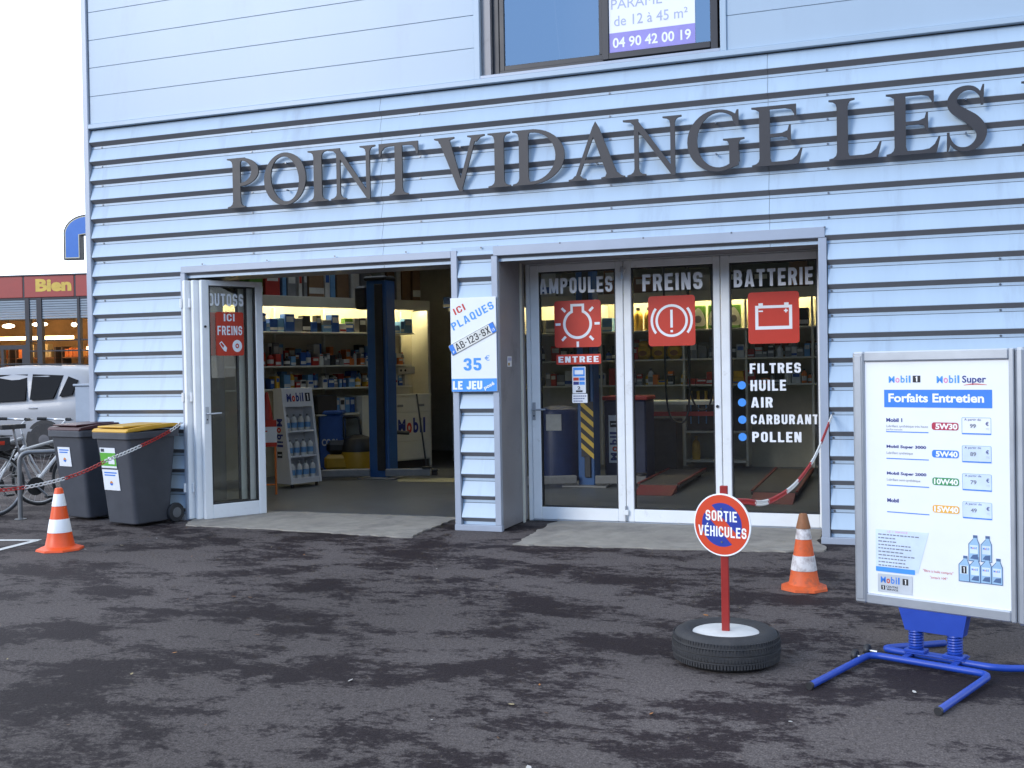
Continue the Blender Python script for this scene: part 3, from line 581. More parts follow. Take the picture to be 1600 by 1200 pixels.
def glyph(c):
    if c == 'I': return [stem(.215)], .43
    if c == 'P': return [(1, ell(.30, .715, .43, .285)), (-1, rect(-.2, .2, .3, 1.1)), (-1, ell(.30, .72, .265, .225)), (-1, rect(.0, .215, .43, .99)), stem(.215, sr=.2), (1, rect(.2, .33, .945, 1.0)), (1, rect(.2, .33, .43, .472))], .73
    if c == 'O': return [(1, ell(.475, .5, .475, .52)), (-1, [(x*math.cos(.18)-y*math.sin(.18)+.475, x*math.sin(.18)+y*math.cos(.18)+.5) for x, y in ell(0, 0, .315, .45)])], .95
    if c == 'N': return [stem(.235, .08, .17, .17, top=False), (1, [(.235-.04, .1), (.235+.04, .1), (.275, .95), (.195, .95)]), (1, [(0, 1), (.245, 1), (.915, .05), (.915, -.03), (.86, -.03), (.22, .86), (.13, .95), (0, .97)]), stem(.875, .08, .17, .16, bot=False, h0=.0)], 1.05
    if c == 'T': return [stem(.41, .155, .2, .2, top=False), (1, [(0, 1.0), (0, .76), (.035, .76), (.06, .86), (.12, .925), (.2, .94), (.62, .94), (.70, .925), (.76, .86), (.785, .76), (.82, .76), (.82, 1.0)])], .82
    if c == 'V': return [(1, [(.085, .97), (.30, .97), (.54, .14), (.56, -.02), (.5, -.03), (.455, .05)]), (1, [(.47, .05), (.555, .05), (.83, .97), (.745, .97)]), (1, [(0, 1), (.40, 1), (.40, .975), (.32, .95), (.285, .90), (.10, .90), (.08, .95), (0, .975)]), (1, [(.66, 1), (1.0, 1), (1.0, .975), (.92, .955), (.84, .88), (.75, .88), (.755, .95), (.66, .975)])], 1.0
    if c == 'D': return [(1, ell(.36, .5, .63, .5)), (-1, rect(-.4, .25, -.1, 1.1)), (-1, ell(.36, .5, .46, .445)), (-1, rect(.0, .36, .055, .945)), stem(.215, sr=.2), (1, rect(.25, .37, .0, .055)), (1, rect(.25, .37, .945, 1.0))], .99
    if c == 'A': return [(1, [(.505, 1.03), (.45, .93), (.125, .06), (.195, .06), (.50, .86)]), (1, [(.505, 1.03), (.57, .92), (.90, .06), (.71, .06), (.43, .86)]), (1, rect(.25, .70, .30, .355)), (1, [(0, 0), (.33, 0), (.33, .025), (.26, .04), (.215, .09), (.12, .09), (.07, .04), (0, .025)]), (1, [(.60, 0), (1.03, 0), (1.03, .025), (.97, .04), (.905, .1), (.70, .1), (.675, .04), (.60, .025)])], 1.03
    if c == 'G': return [(1, ell(.52, .5, .52, .53)), (-1, ell(.545, .51, .375, .47)), (-1, rect(.72, 1.2, .30, .78)), (-1, [(.80, .78), (1.2, .78), (1.2, 1.2), (.88, 1.2), (.84, .9)]), (1, [(.775, .83), (.845, .72), (.875, .72), (.875, 1.0), (.845, 1.0), (.815, .92), (.76, .90)]), (-1, rect(.885, 1.2, -.1, .4)), stem(.79, .155, .18, .18, bot=False, h0=.09, h1=.52), (1, [(.713, .09), (.867, .09), (.867, .06), (.72, .01), (.6, -.02)])], .965
    if c in 'EL':
        o = [stem(.215, sr=.2, top=(c == 'L')), (1, [(.13, 0), (.62, 0), (.77, .0), (.83, .26), (.80, .26), (.74, .14), (.66, .075), (.55, .06), (.13, .06)])]
        if c == 'E': o += [(1, [(0, 1.0), (0, .975), (.07, .96), (.12, .925), (.30, .925), (.30, .945), (.55, .945), (.65, .92), (.70, .84), (.705, .78), (.735, .78), (.735, 1.0)]), (1, [(.25, .475), (.5, .475), (.58, .455), (.615, .37), (.645, .37), (.645, .66), (.615, .66), (.59, .57), (.5, .535), (.25, .53)])]
        return o, .83
    if c == 'S': return [(1, stroke([(.565, .74, .02), (.53, .87, .045), (.44, .965, .06), (.32, .985, .075), (.19, .93, .11), (.115, .80, .14), (.15, .68, .16), (.28, .575, .175), (.43, .46, .19), (.535, .32, .17), (.535, .19, .14), (.46, .08, .11), (.34, .02, .075), (.2, .035, .06), (.1, .13, .05), (.055, .28, .02)])), (1, [(.535, .70), (.575, .70), (.59, 1.02), (.565, 1.02), (.53, .92)]), (1, [(.03, .0), (.055, .0), (.085, .1), (.075, .30), (.035, .30)])], .64
sg = thing('facade_lettering', 'dark serif metal letters mounted across the louvres above the doors', 'sign lettering', (0, -.038, 3.112))
LX = [('P', -2.356, -1.998), ('O', -1.936, -1.472), ('I', -1.448, -1.238), ('N', -1.235, -.722), ('T', -.691, -.29), ('V', -.125, .369), ('I', .399, .614), ('D', .633, 1.118), ('A', 1.152, 1.658), ('N', 1.646, 2.16), ('G', 2.198, 2.671), ('E', 2.732, 3.137), ('L', 3.344, 3.746), ('E', 3.78, 4.18), ('S', 4.209, 4.52), ('I', 4.755, 4.965)]
for i, (c, xa, xb) in enumerate(LX):
    ops, wd = glyph(c); b = B(); s_ = (xb-xa)/wd
    b.shape(ops, -.012-.0007*(i % 2), .006, LETT, dx=xa, sx=s_, sz=.488)
    xm = (xa+xb)/2
    for px, pz in ((xa+.21*s_ if c not in 'OVAGTS' else xm, .40), (xa+.21*s_ if c not in 'OVAGTS' else xm, .14)): b.tube([(px, .006, pz), (px, .06, pz)], .008, SCREW, 6)
    b.build('letter', sg, 30)

# ------------------------------------------------------------------ plate-price board on the pilaster
t = thing('price_board', 'white number plate price board hung on the louvred pilaster between the bays', 'sign board', (-.003, -.03, 1.277))
b = B(); b.box(0, .446, 0, .012, 0, .858, PAPER, .002); b.build('board', t)
b = B(); b.add([(.002, -.001, .002), (.444, -.001, .002), (.444, -.001, .119), (.002, -.001, .119)], [(0, 1, 2, 3)], LBLUE); b.build('blue_band', t)
a = math.atan2(.201, .417)
b = B(); b.gtext('ICI', .050, .165, .70, .762, -.001, RED, .19, .17, a); b.build('red_lettering', t)
b = B(); b.gtext('PLAQUES', .030, .478, .560, .632, -.001, LBLUE, .19, .2, a); b.gtext('35', .122, .297, .192, .306, -.001, LBLUE, .22, .13); b.text('€', .33, .378, .28, .328, -.001, LBLUE, 0); b.build('blue_lettering', t)
b = B(); b.gtext('LE JEU', .012, .302, .020, .098, -.002, WHITE, .25, .08); b.text('posé', .33, .438, .008, .05, -.002, WHITE, .03, .45); b.build('white_lettering', t)
pl = B(frame((0, 0, 0)) @ Matrix.Translation((.018, -.004, .330)) @ Matrix.Rotation(-a, 4, 'Y'))
PLW = mat('plate_white', (.72, .72, .66), .35); pl.box(0, .49, -.003, .003, 0, .10, PLW, .002); PBK = BLACK
pl.shape([(1, rect(.002, .488, .002, .098)), (-1, rect(.005, .485, .005, .095))], -.0036, None, BLACK); p = pl.build('number_plate', t)
b = B(pl.T); b.add([(.005, -.0038, .005), (.05, -.0038, .005), (.05, -.0038, .095), (.005, -.0038, .095)], [(0, 1, 2, 3)], BLUE); b.add([(.44, -.0038, .005), (.485, -.0038, .005), (.485, -.0038, .095), (.44, -.0038, .095)], [(0, 1, 2, 3)], BLUE); b.build('blue_strip', p)
b = B(pl.T); b.gtext('AB-123-SX', .062, .43, .018, .084, -.0042, BLACK, .16, .14); b.text('13', .452, .474, .02, .045, -.0042, WHITE, .02); b.text('F', .02, .034, .015, .035, -.0042, WHITE, .02); b.build('lettering', p)
t = thing('reveal_notice', 'tiny pale notice stuck on the grey side wall of the door recess', 'notice', (.453, .28, 1.50))
b = B(); b.box(0, .003, -.055, .055, 0, .095, PAPER); b.build('plate', t); b = B(); b.box(.003, .004, -.045, .045, .055, .085, PURL); b.box(.003, .004, -.045, .0, .01, .035, mat('ochre_print', (.4, .25, .05), .5)); b.build('print', t)

# ------------------------------------------------------------------ cones
def cone(name, label, loc, h, r, mo, mw, rz, octo=False, bands=None):
    t = thing(name, label, 'traffic cone', loc, rz, 'traffic cones')
    b = B()
    base = ell(0, 0, r*1.02, r*1.02, 22.5, 382.5, 8) if octo else rrect(-r*.92, r*.92, -r*.92, r*.92, r*.3)
    z1 = .035; V = [(x, y, 0.002) for x, y in base]+[(x*.98, y*.98, .018) for x, y in base]+[(x*.72, y*.72, z1) for x, y in base]; n = len(base)
    Fs = [(j*n+i, j*n+(i+1) % n, (j+1)*n+(i+1) % n, (j+1)*n+i) for j in range(2) for i in range(n)]+[tuple(range(2*n, 3*n)), tuple(range(n))[::-1]]
    b.add(V, Fs, mo); b.build('base', t)
    rb, rt_ = r*.62, r*.16
    def rad(u): return rb+(rt_-rb)*u
    b = B(); pr = [(rad(0)+.012, z1-.004), (rad(0), z1+.012)]+[(rad(u), z1+u*(h-z1)) for u in (.2, .4, .6, .8, .985)]+[(rad(1)*.8, h), (rad(1)*.55, h), (rad(1)*.5, h-.03)]
    b.lathe(pr, mo, 28); b.build('cone_body', t)
    for u0, u1 in bands:
        b = B(); b.lathe([(rad(u0)+.0012, z1+u0*(h-z1)), (rad(u0)+.0022, z1+u0*(h-z1)+.001), (rad(u1)+.0022, z1+u1*(h-z1)-.001), (rad(u1)+.0012, z1+u1*(h-z1))], mw, 28, cap=False); b.build('reflective_band', t)
    return t
cone('traffic_cone', 'clean bright orange and white cone beside the grey bins', (-2.915, -1.79, 0), .53, .19, ORANGE, RBAND, .45, True, [(.24, .47), (.69, .90)])
c2 = cone('traffic_cone', 'dirty faded orange cone with a brown top in front of the glass doors', (3.235, -1.83, 0), .495, .155, ORANGED, RBANDD, .1, True, [(.20, .41), (.64, .83)])
BRTOP = mat('cone_brown_top', (.22, .085, .03), .6, 0, .2, 12)
b = B(); b.lathe([(.155*.16+.0225, .40), (.155*.16+.021, .41), (.155*.16+.0025, .489), (.155*.14, .497), (.155*.1, .497)], BRTOP, 28); b.build('worn_tip', c2)

# ------------------------------------------------------------------ wheeled bins
def wbin(label, loc, rz, lidm, stick):
    t = thing('wheeled_bin', label, 'wheelie bin', loc, rz, 'wheeled bins by the corner')
    b = B(); H = .90; w0, w1, d0, d1 = .215, .25, (-.02, .40), (-.12, .46)
    def ring(u, e=0.): w = w0+(w1-w0)*u+e; return rrect(-w, w, d0[0]+(d1[0]-d0[0])*u-e, d0[1]+(d1[1]-d0[1])*u+e, .045, 3)
    lv = [(0, .03, -.01), (0, .04, 0), (.5, .48, 0), (1, .865, 0), (1, .868, .028), (1, .925, .028), (1, .93, .024), (1, .93, -.01), (.95, .8, -.02)]
    V = []; n = 16
    for u, z, e in lv: V += [(x, y, z) for x, y in ring(u, e)]
    Fs = [(j*n+i, j*n+(i+1) % n, (j+1)*n+(i+1) % n, (j+1)*n+i) for j in range(len(lv)-1) for i in range(n)]+[tuple(range(n))[::-1], tuple(range((len(lv)-1)*n, len(lv)*n))]
    b.add(V, Fs, GREYP)
    for sx in (-.12, 0, .12): b.box(sx-.012, sx+.012, .405, .44, .12, .8, GREYP, .006)
    b.build('body', t)
    b = B(); P = [(-.15, .93), (.42, .965), (.50, .962), (.52, .985), (.44, 1.0), (.1, .985), (-.13, .962)]
    V = [(x, y, z) for x in (-.268, .268) for y, z in P]+[]; n = len(P)
    bm = bmesh.new(); vs = [bm.verts.new(v) for v in V]
    for i in range(n): bm.faces.new((vs[i], vs[(i+1) % n], vs[(i+1) % n+n], vs[i+n]))
    bm.faces.new(vs[:n][::-1]); bm.faces.new(vs[n:]); bmesh.ops.recalc_face_normals(bm, faces=bm.faces[:]); bmesh.ops.bevel(bm, geom=bm.edges[:], offset=.008, segments=2, affect='EDGES'); bm.verts.index_update()
    b.add([v.co[:] for v in bm.verts], [tuple(v.index for v in f.verts) for f in bm.faces], lidm); bm.free()
    b.box(-.2, .2, -.10, .36, .976, .993, lidm, .008, Matrix.Rotation(.03, 4, 'X')); b.build('lid', t)
    b = B(); b.tube([(-.25, .50, .955), (.25, .50, .955)], .014, GREYP, 8); [b.box(x-.02, x+.02, .44, .51, .93, .97, GREYP, .005) for x in (-.22, .22)]; b.build('handle', t)
    for sx in (-1, 1):
        b = B(Matrix.Translation((sx*.235, .44, .10)) @ Matrix.Rotation(PI/2, 4, 'Y')); b.lathe([(.05, -.024), (.092, -.022), (.098, -.012), (.098, .012), (.092, .022), (.05, .024)], RUBBER, 20); wh = b.build('wheel', t)
        c = B(b.T); c.lathe([(.012, -.03), (.05, -.026), (.055, -.02), (.055, .02), (.05, .026), (.012, .03)], mat('hub_grey', (.12, .125, .13), .5), 16); c.build('hub', wh)
    ys = lambda z: -.02-.10*(z-.04)/.825-.003
    al = math.atan2(.10, .825)
    for k, (x0, x1, z0, z1, kind) in enumerate(stick):
        zc = z0; b = B(Matrix.Translation((0, ys(zc), zc)) @ Matrix.Rotation(al, 4, 'X')); h = z1-z0
        b.box(x0, x1, -.002, .001, 0, h, PAPER); wd = x1-x0
        if kind == 'w':
            for i in range(2): b.box(x0+.12*wd, x1-.1*wd-i*.1*wd, -.003, -.002, h*(.82-.12*i), h*(.88-.12*i), BLUE)
            b.shape([(1, ell((x0+x1)/2, h*.34, .022, .022))], -.003, None, mat('orange_print', (.7, .25, .03), .5)); b.shape([(1, ell((x0+x1)/2, h*.34, .022, .022, 180, 360))], -.004, None, BLUE)
        else:
            b.box(x0, x1, -.003, -.002, h*.1, h*.75, mat('green_print', (.12, .42, .05), .5)); b.box(x0+wd*.5, x1-wd*.1, -.004, -.003, h*.2, h*.55, PAPER); b.box(x0+.08*wd, x0+.3*wd, -.004, -.003, h*.8, h*.95, GREYP)
        b.build('sticker', t)
    return t
MAROON = mat('maroon_lid', (.055, .013, .016), .42, 0, .1); YEL = mat('yellow_lid', (.58, .33, .03), .45, 0, .07, dirt=(.3, .2, .05), dscale=6, dlo=.6, dhi=.8)
wbin('dark grey wheeled bin with a yellow lid and two stickers', (-3.31, -.52, 0), math.radians(-13), YEL, [(-.19, .04, .58, .78, 'g'), (-.19, .05, .36, .565, 'w')])
wbin('dark grey wheeled bin with a maroon lid and one sticker', (-4.12, -.24, 0), math.radians(-13), MAROON, [(-.15, .05, .56, .76, 'w')])

# ------------------------------------------------------------------ no-parking post in a tyre
REDP = mat('red_post_paint', (.30, .018, .014), .45, 0, .12, 8)
ORED = mat('sign_orange_red', (.62, .055, .015), .4, 0, .05); SBLUE = mat('sign_blue', (.015, .04, .30), .4, 0, .05)
t = thing('no_parking_sign', 'round red and blue no parking sign on a red post set in a tyre', 'sign', (2.99, -3.67, 0))
b = B(); prof = [(.155, .125), (.165, .15), (.19, .166), (.225, .165), (.247, .152), (.258, .134), (.263, .118), (.259, .114), (.265, .110), (.267, .09), (.262, .087), (.262, .082), (.267, .079), (.265, .058), (.259, .054), (.262, .048), (.25, .02), (.225, .004), (.19, .003), (.165, .02), (.155, .05)]
b.lathe(prof, RUBBER, 48, cap=False)
for k in range(104):
    for z0, o_ in ((.024, 0), (.058, .5), (.094, 0), (.122, .5)):
        b.box(.2560 if z0 in (.024, .122) else .2605, .2618 if z0 in (.024, .122) else .2672, -.0052, .0052, z0, z0+.022, RUBBER, 0, Matrix.Rotation(2*PI*(k+o_)/104, 4, 'Z'))
b.build('tyre', t)
b = B(); b.lathe([(.001, .150), (.158, .150), (.166, .146), (.160, .12), (.158, .02), (.001, .02)], mat('white_disc', (.60, .60, .58), .55, 0, .1, 9, dirt=(.3, .28, .26), dscale=10, dlo=.58, dhi=.8), 40, cap=False); b.build('concrete_plug', t)
b = B(); b.box(-.019, .019, -.006, .018, .118, .875, REDP, .003); b.build('post', t)
T_ = Matrix.Translation((-.008, -.012, .682)) @ Matrix.Rotation(math.radians(-19), 4, 'Z')
b = B(T_); RD = .156
b.shape([(1, ell(0, 0, RD, RD, n=64))], -.004, .004, WHITE); d = b.build('sign_disc', t)
b = B(T_); b.shape([(1, ell(0, 0, RD*.955, RD*.955, n=64))], -.0048, None, ORED); b.build('red_face', d)
b = B(T_); q = RD*.70; c45 = .707
b.shape([(1, ell(0, 0, q, q, n=56)), (-1, [(-.16-.02, .16-.02), (-.16+.02, .16+.02), (.16+.02, -.16+.02), (.16-.02, -.16-.02)])], -.0056, None, SBLUE); b.build('blue_face', d)
b = B(T_); b.gtext('SORTIE', -.088, .084, .018, .070, -.0064, WHITE, .19, .15); b.gtext('VÉHICULES', -.130, .134, -.060, -.008, -.0064, WHITE, .19, .15); b.build('lettering', d)
b = B(T_); [b.tube([(0, -.009, z), (0, -.004, z)], .005, SCREW, 8) for z in (.08, -.085)]; b.build('bolt', d)

# ------------------------------------------------------------------ pavement sign
AE = math.atan2(-.36237, .93203)
FBLUE = mat('frame_blue', (.012, .055, .36), .4, 0, .1, 8)
t = thing('pavement_sign', 'grey framed oil change price panel on a blue sprung stand', 'advertising sign', (3.6004, -3.3394, .26), AE)
b = B(); w_, h_ = .862, 1.272
b.box(0, .058, -.005, .075, 0, h_, ALU, .008); b.box(.745, .768, -.005, .075, 0, h_, ALU, .004); b.box(.770, .812, -.002, .078, -.01, h_+.004, ALU, .012); b.box(.814, w_, -.002, .078, -.01, h_+.004, ALU, .012)
b.box(.058, .745, -.004, .074, 0, .052, ALU, .006); b.box(.058, .745, -.004, .074, 1.222, h_, ALU, .006); b.box(.012, .046, -.009, -.004, .02, h_-.02, ALU, .002)
b.build('frame', t)
b = B(); b.box(.058, .745, .012, .07, .052, 1.222, PAPER); b.build('panel', t)
pn = [o for o in t.children if o.name.startswith('panel')][0]
YP = .0108
def lab(nm, fn, m=None):
    b = B(); fn(b); return b.build(nm, pn)
PINK = mat('pink_print', (.75, .25, .45), .5)
def mobil(b, x0, x1, z0, z1, y, blue=LBLUE, o=RED, bold=.02):
    wd = x1-x0; h = z1-z0
    b.text('M', x0, x0+.27*wd, z0, z0+h*.92, y, blue, bold); b.text('o', x0+.31*wd, x0+.50*wd, z0, z0+h*.70, y, o, bold); b.text('b', x0+.55*wd, x0+.74*wd, z0, z1, y, blue, bold)
    b.text('i', x0+.79*wd, x0+.86*wd, z0, z1, y, blue, bold); b.text('l', x0+.92*wd, x1, z0, z1, y, blue, bold)
def one(b, x0, x1, z0, z1, y):
    b.add([(x0, y, z0), (x1, y, z0), (x1, y, z1), (x0, y, z1)], [(0, 1, 2, 3)], BLACK); wd = x1-x0; b.gtext('1', x0+.34*wd, x0+.62*wd, z0+.12*(z1-z0), z1-.12*(z1-z0), y-.0006, WHITE, .2)
def f(b):
    mobil(b, .180, .288, 1.115, 1.150, YP, o=PINK); one(b, .299, .336, 1.116, 1.149, YP); mobil(b, .414, .520, 1.112, 1.149, YP, o=PINK); b.text('Super', .533, .642, 1.103, 1.147, YP, NAVY, .02)
    b.shape([(1, stroke([(.54, 1.102, .002), (.59, 1.107, .005), (.645, 1.103, .002)]))], YP-.0004, None, RED)
lab('logo', f)
def f(b):
    b.add([(.156, YP, .993), (.668, YP, .993), (.668, YP, 1.080), (.156, YP, 1.080)], [(0, 1, 2, 3)], BLUE); b.text('Forfaits Entretien', .178, .632, 1.018, 1.062, YP-.0006, WHITE, .03)
lab('banner', f)
PALE = mat('pale_blue_paper', (.62, .72, .84), .5)
OCH = mat('amber_print', (.80, .42, .05), .5); GRN = mat('dark_green_print', (.03, .26, .08), .5); GRY = mat('grey_print', (.2, .22, .28), .6); MRED = mat('crimson_print', (.42, .02, .06), .5)
for k, (nm, sub, gr, pm, pr) in enumerate((('Mobil 1', 'Lubrifiant synthétique très haute', '5W30', MRED, '99'), ('Mobil Super 3000', 'Lubrifiant synthétique', '5W40', BLUE, '89'), ('Mobil Super 2000', 'Lubrifiant semi-synthétique', '10W40', GRN, '79'), ('Mobil', '', '15W40', OCH, '49'))):
    z = .870-k*.1335
    def f(b):
        b.text(nm, .165, .165+(.08, .195, .195, .058)[k], z+.050, z+.069, YP, NAVY, .035)
        if sub: b.text(sub, .165, .165+(.205, .13, .165)[k], z+.020, z+.036, YP, GRY)
        if k == 0: b.text('performances', .165, .245, z+.006, z+.018, YP, GRY)
        b.add([(.164, YP, z-.001), (.372, YP, z-.001), (.372, YP, z+.0035), (.164, YP, z+.0035)], [(0, 1, 2, 3)], BLUE)
        b.shape([(1, rrect(.388, .514, z+.015, z+.052, .012))], YP, None, pm); b.text(gr, .396 if k > 1 else .406, .509, z+.019, z+.047, YP-.0006, WHITE, .04)
        b.shape([(1, rrect(.529, .662, z-.002, z+.078, .006)), (-1, rrect(.5305, .6605, z+.002, z+.0765, .005))], YP, None, LBLUE); b.add([(.530, YP-.0004, z-.002), (.662, YP-.0004, z-.002), (.662, YP-.0004, z+.004), (.530, YP-.0004, z+.004)], [(0, 1, 2, 3)], BLUE)
        if k: b.add([(.532, YP+.0003, z+.004), (.660, YP+.0003, z+.004), (.660, YP+.0003, z+.075), (.532, YP+.0003, z+.075)], [(0, 1, 2, 3)], PALE)
        b.text('A partir de', .541, .616, z+.060, z+.074, YP-.0004, NAVY, .0); b.text(pr, .566, .594, z+.028, z+.048, YP-.0004, GRY, .03); b.text('€', .637, .651, z+.040, z+.059, YP-.0004, NAVY, .02); b.text('TTC', .638, .654, z+.020, z+.029, YP-.0004, PURL, 0)
    lab('price_row', f)
def f(b):
    b.shape([(1, [(.104, .175), (.314, .177), (.368, .381), (.104, .379)])], YP, None, PALE)
    for i, wd in enumerate((.20, .08, .08, .16, .155, .115, .17, .135, .135, .14)):
        r = random.Random(i); x = .117; z = .352-i*.0172
        while x < .117+wd:
            q = r.uniform(.008, .02); b.add([(x, YP-.0005, z), (x+q, YP-.0005, z), (x+q, YP-.0005, z+.006), (x, YP-.0005, z+.006)], [(0, 1, 2, 3)], GRY); x += q+.004
    b.text('LE + SERVICE', .165, .265, .367, .376, YP-.0005, PINK, .0)
    b.add([(.104, YP-.001, .168), (.299, YP-.001, .168), (.299, YP-.001, .192), (.104, YP-.001, .192)], [(0, 1, 2, 3)], LBLUE)
lab('notice_sheet', f)
def f(b):
    b.add([(.113, YP-.002, .066), (.284, YP-.002, .066), (.287, YP-.002, .160), (.113, YP-.002, .157)], [(0, 1, 2, 3)], mat('grey_card', (.52, .55, .58), .4))
    mobil(b, .128, .223, .112, .146, YP-.0026, blue=BLUE, o=RED); one(b, .238, .266, .112, .143, YP-.0026); one(b, .130, .150, .078, .100, YP-.0026)
    b.text('CENTRE', .155, .215, .090, .100, YP-.0026, BLACK, .02); b.text('SERVICE', .158, .215, .077, .086, YP-.0026, BLACK, .03)
lab('logo_card', f)
def f(b):
    b.text('"filtre à huile compris"', .338, .482, .186, .203, YP, RED, .0); b.text('"jusqu\'à 10€"', .371, .455, .158, .173, YP, RED, .0)
lab('red_lettering', f)
BT1 = mat('bottle_print', (.30, .48, .66), .5); BT2 = mat('bottle_print_dark', (.07, .13, .26), .5)
def f(b):
    for k, (x, z, s) in enumerate(((.553, .265, 0), (.609, .266, 0), (.507, .163, 1), (.557, .163, 2), (.607, .164, 2), (.656, .164, 2))):
        y = YP-.0004*(1 if k < 2 else 2); wd = .051; h = .125
        o = [(x, z), (x+wd, z), (x+wd, z+h*.68), (x+wd*.82, z+h*.86), (x+wd*.80, z+h), (x+wd*.45, z+h), (x+wd*.42, z+h*.86), (x, z+h*.66)]
        cx, cz = x+wd/2, z+h*.45
        b.shape([(1, o)], y, None, BT2); b.shape([(1, [(cx+(p-cx)*.88, cz+(q-cz)*.93) for p, q in o])], y-.0002, None, BT1)
        b.add([(x+wd*.14, y-.0004, z+h*.30), (x+wd*.86, y-.0004, z+h*.30), (x+wd*.86, y-.0004, z+h*.62), (x+wd*.14, y-.0004, z+h*.62)], [(0, 1, 2, 3)], PALE)
        if s == 1: one(b, x+wd*.27, x+wd*.73, z+h*.32, z+h*.6, y-.0006)
        else: b.shape([(1, [(x+wd*.15, z+h*.1), (x+wd*.85, z+h*.08), (x+wd*.85, z+h*.28), (x+wd*.4, z+h*.25)])], y-.0006, None, BT2); mobil(b, x+wd*.2, x+wd*.75, z+h*.47, z+h*.56, y-.0006, blue=BLUE)
        b.add([(x+wd*.43, y-.0006, z+h*.9), (x+wd*.82, y-.0006, z+h*.9), (x+wd*.82, y-.0006, z+h*1.0), (x+wd*.43, y-.0006, z+h*1.0)], [(0, 1, 2, 3)], BT2)
lab('bottle_picture', f)
b = B(); b.add([(.219, 0, 0), (.545, 0, 0), (.525, 0, -.105), (.25, 0, -.105), (.219, .07, 0), (.545, .07, 0), (.525, .07, -.105), (.25, .07, -.105)], [(3, 2, 1, 0), (4, 5, 6, 7), (0, 1, 5, 4), (1, 2, 6, 5), (2, 3, 7, 6), (3, 0, 4, 7)], FBLUE); b.build('bracket', t)
for x in (.292, .478):
    b = B(); b.tube([(x, .035, -.20), (x, .035, -.105)], .026, FBLUE, 14)
    b.tube([(x+.031*math.cos(j*.6), .035+.031*math.sin(j*.6), -.20+.095*j/75) for j in range(76)], .0065, FBLUE, 6); b.box(x-.05, x+.05, 0, .07, -.215, -.20, FBLUE, .003); b.build('spring', t)
IT = (Matrix.Translation((3.6004, -3.3394, .26)) @ Matrix.Rotation(AE, 4, 'Z')).inverted()
def L3(*P): return [tuple(IT @ Vector(p)) for p in P]
def bendpath(P, r=.05, k=5):
    P = [Vector(p) for p in P]; out = [P[0]]
    for i in range(1, len(P)-1):
        a_, c, d = P[i-1], P[i], P[i+1]; u = (a_-c).normalized(); v = (d-c).normalized(); rr = min(r, (a_-c).length*.45, (d-c).length*.45)
        for j in range(k+1):
            s = j/k; out.append((c+u*rr)*(1-s)**2+c*2*s*(1-s)+(c+v*rr)*s*s)
    return out+[P[-1]]
fr = B()
fr.tube(bendpath(L3((3.418, -4.047, .018), (3.67, -3.47, .03), (4.20, -3.685, .03), (3.95, -4.26, .018)), .07), .0165, FBLUE, 12)
fr.tube(bendpath(L3((4.03, -3.10, .018), (3.715, -3.34, .03), (4.235, -3.565, .03), (4.62, -3.42, .018)), .07), .0165, FBLUE, 12)
fr.box(.245, .53, .0, .07, -.222, -.2155, FBLUE, .002)
for x in (.27, .50): fr.box(x-.015, x+.015, -.075, .14, -.2315, -.2225, FBLUE, .002)
fr.build('stand', t)
for p in ((3.418, -4.047, .018), (3.95, -4.26, .018)):
    q = Vector(p); d_ = Vector((-.25, -.577, 0)).normalized(); b = B(); b.tube(L3(tuple(q-d_*.012), tuple(q+d_*.006)), .0178, BLKP, 12); b.build('end_cap', t)
for p in ((3.60, -3.52, .032), (3.655, -3.40, .032)):
    b = B(Matrix.Translation(IT @ Vector(p)) @ Matrix.Rotation(PI/2, 4, 'Y')); b.lathe([(.004, -.012), (.026, -.012), (.030, -.006), (.030, .006), (.026, .012), (.004, .012)], BLKP, 18); b.tube([(0, 0, -.02), (0, 0, .05)], .005, ALU, 6); b.build('wheel', t)

# ------------------------------------------------------------------ chains
def chain(label, pts, colours):
    P = [Vector(p) for p in spline(pts, 24)]
    # resample to even link pitch
    pitch = .040; out = [P[0]]; acc = 0
    for a_, c in zip(P, P[1:]):
        d = (c-a_).length; s = pitch-acc
        while s <= d: out.append(a_+(c-a_)*(s/d)); s += pitch
        acc = (acc+d) % pitch
    rw = {'r': mat('chain_red', (.42, .03, .025), .5, 0, .1), 'w': mat('chain_white', (.72, .71, .68), .5, 0, .1)}
    b = B(); n = len(out)-1
    for i in range(n):
        c = (out[i]+out[i+1])/2; d = (out[i+1]-out[i]).normalized(); u = d.orthogonal().normalized(); v = d.cross(u)
        if i % 2: u, v = v, u
        ang = PI/4; u, v = u*math.cos(ang)+v*math.sin(ang), v*math.cos(ang)-u*math.sin(ang)
        loop = [c+d*(.026*math.cos(q)*(1.0))+u*(.0125*math.sin(q)) for q in [2*PI*j/10 for j in range(11)]]
        f_ = i/n; cc = 'r'
        for lim, col in colours:
            if f_ <= lim: cc = col; break
        b.tube(loop, .0055, rw[cc], 5, cap=False)
    t = thing('plastic_chain', label, 'chain', tuple(out[0]), 0, 'plastic barrier chains')
    b2 = B(Matrix.Translation(-out[0])); 
    o = B(); o.v = [p-out[0] for p in b.v]; o.f = b.f; o.mi = b.mi; o.ms = b.ms; o.build('links', t)
    b = B(); b.tube([(0, 0, 0), (0, .03, 0)], .006, ALU, 8); b.build('hook', t)
    return t
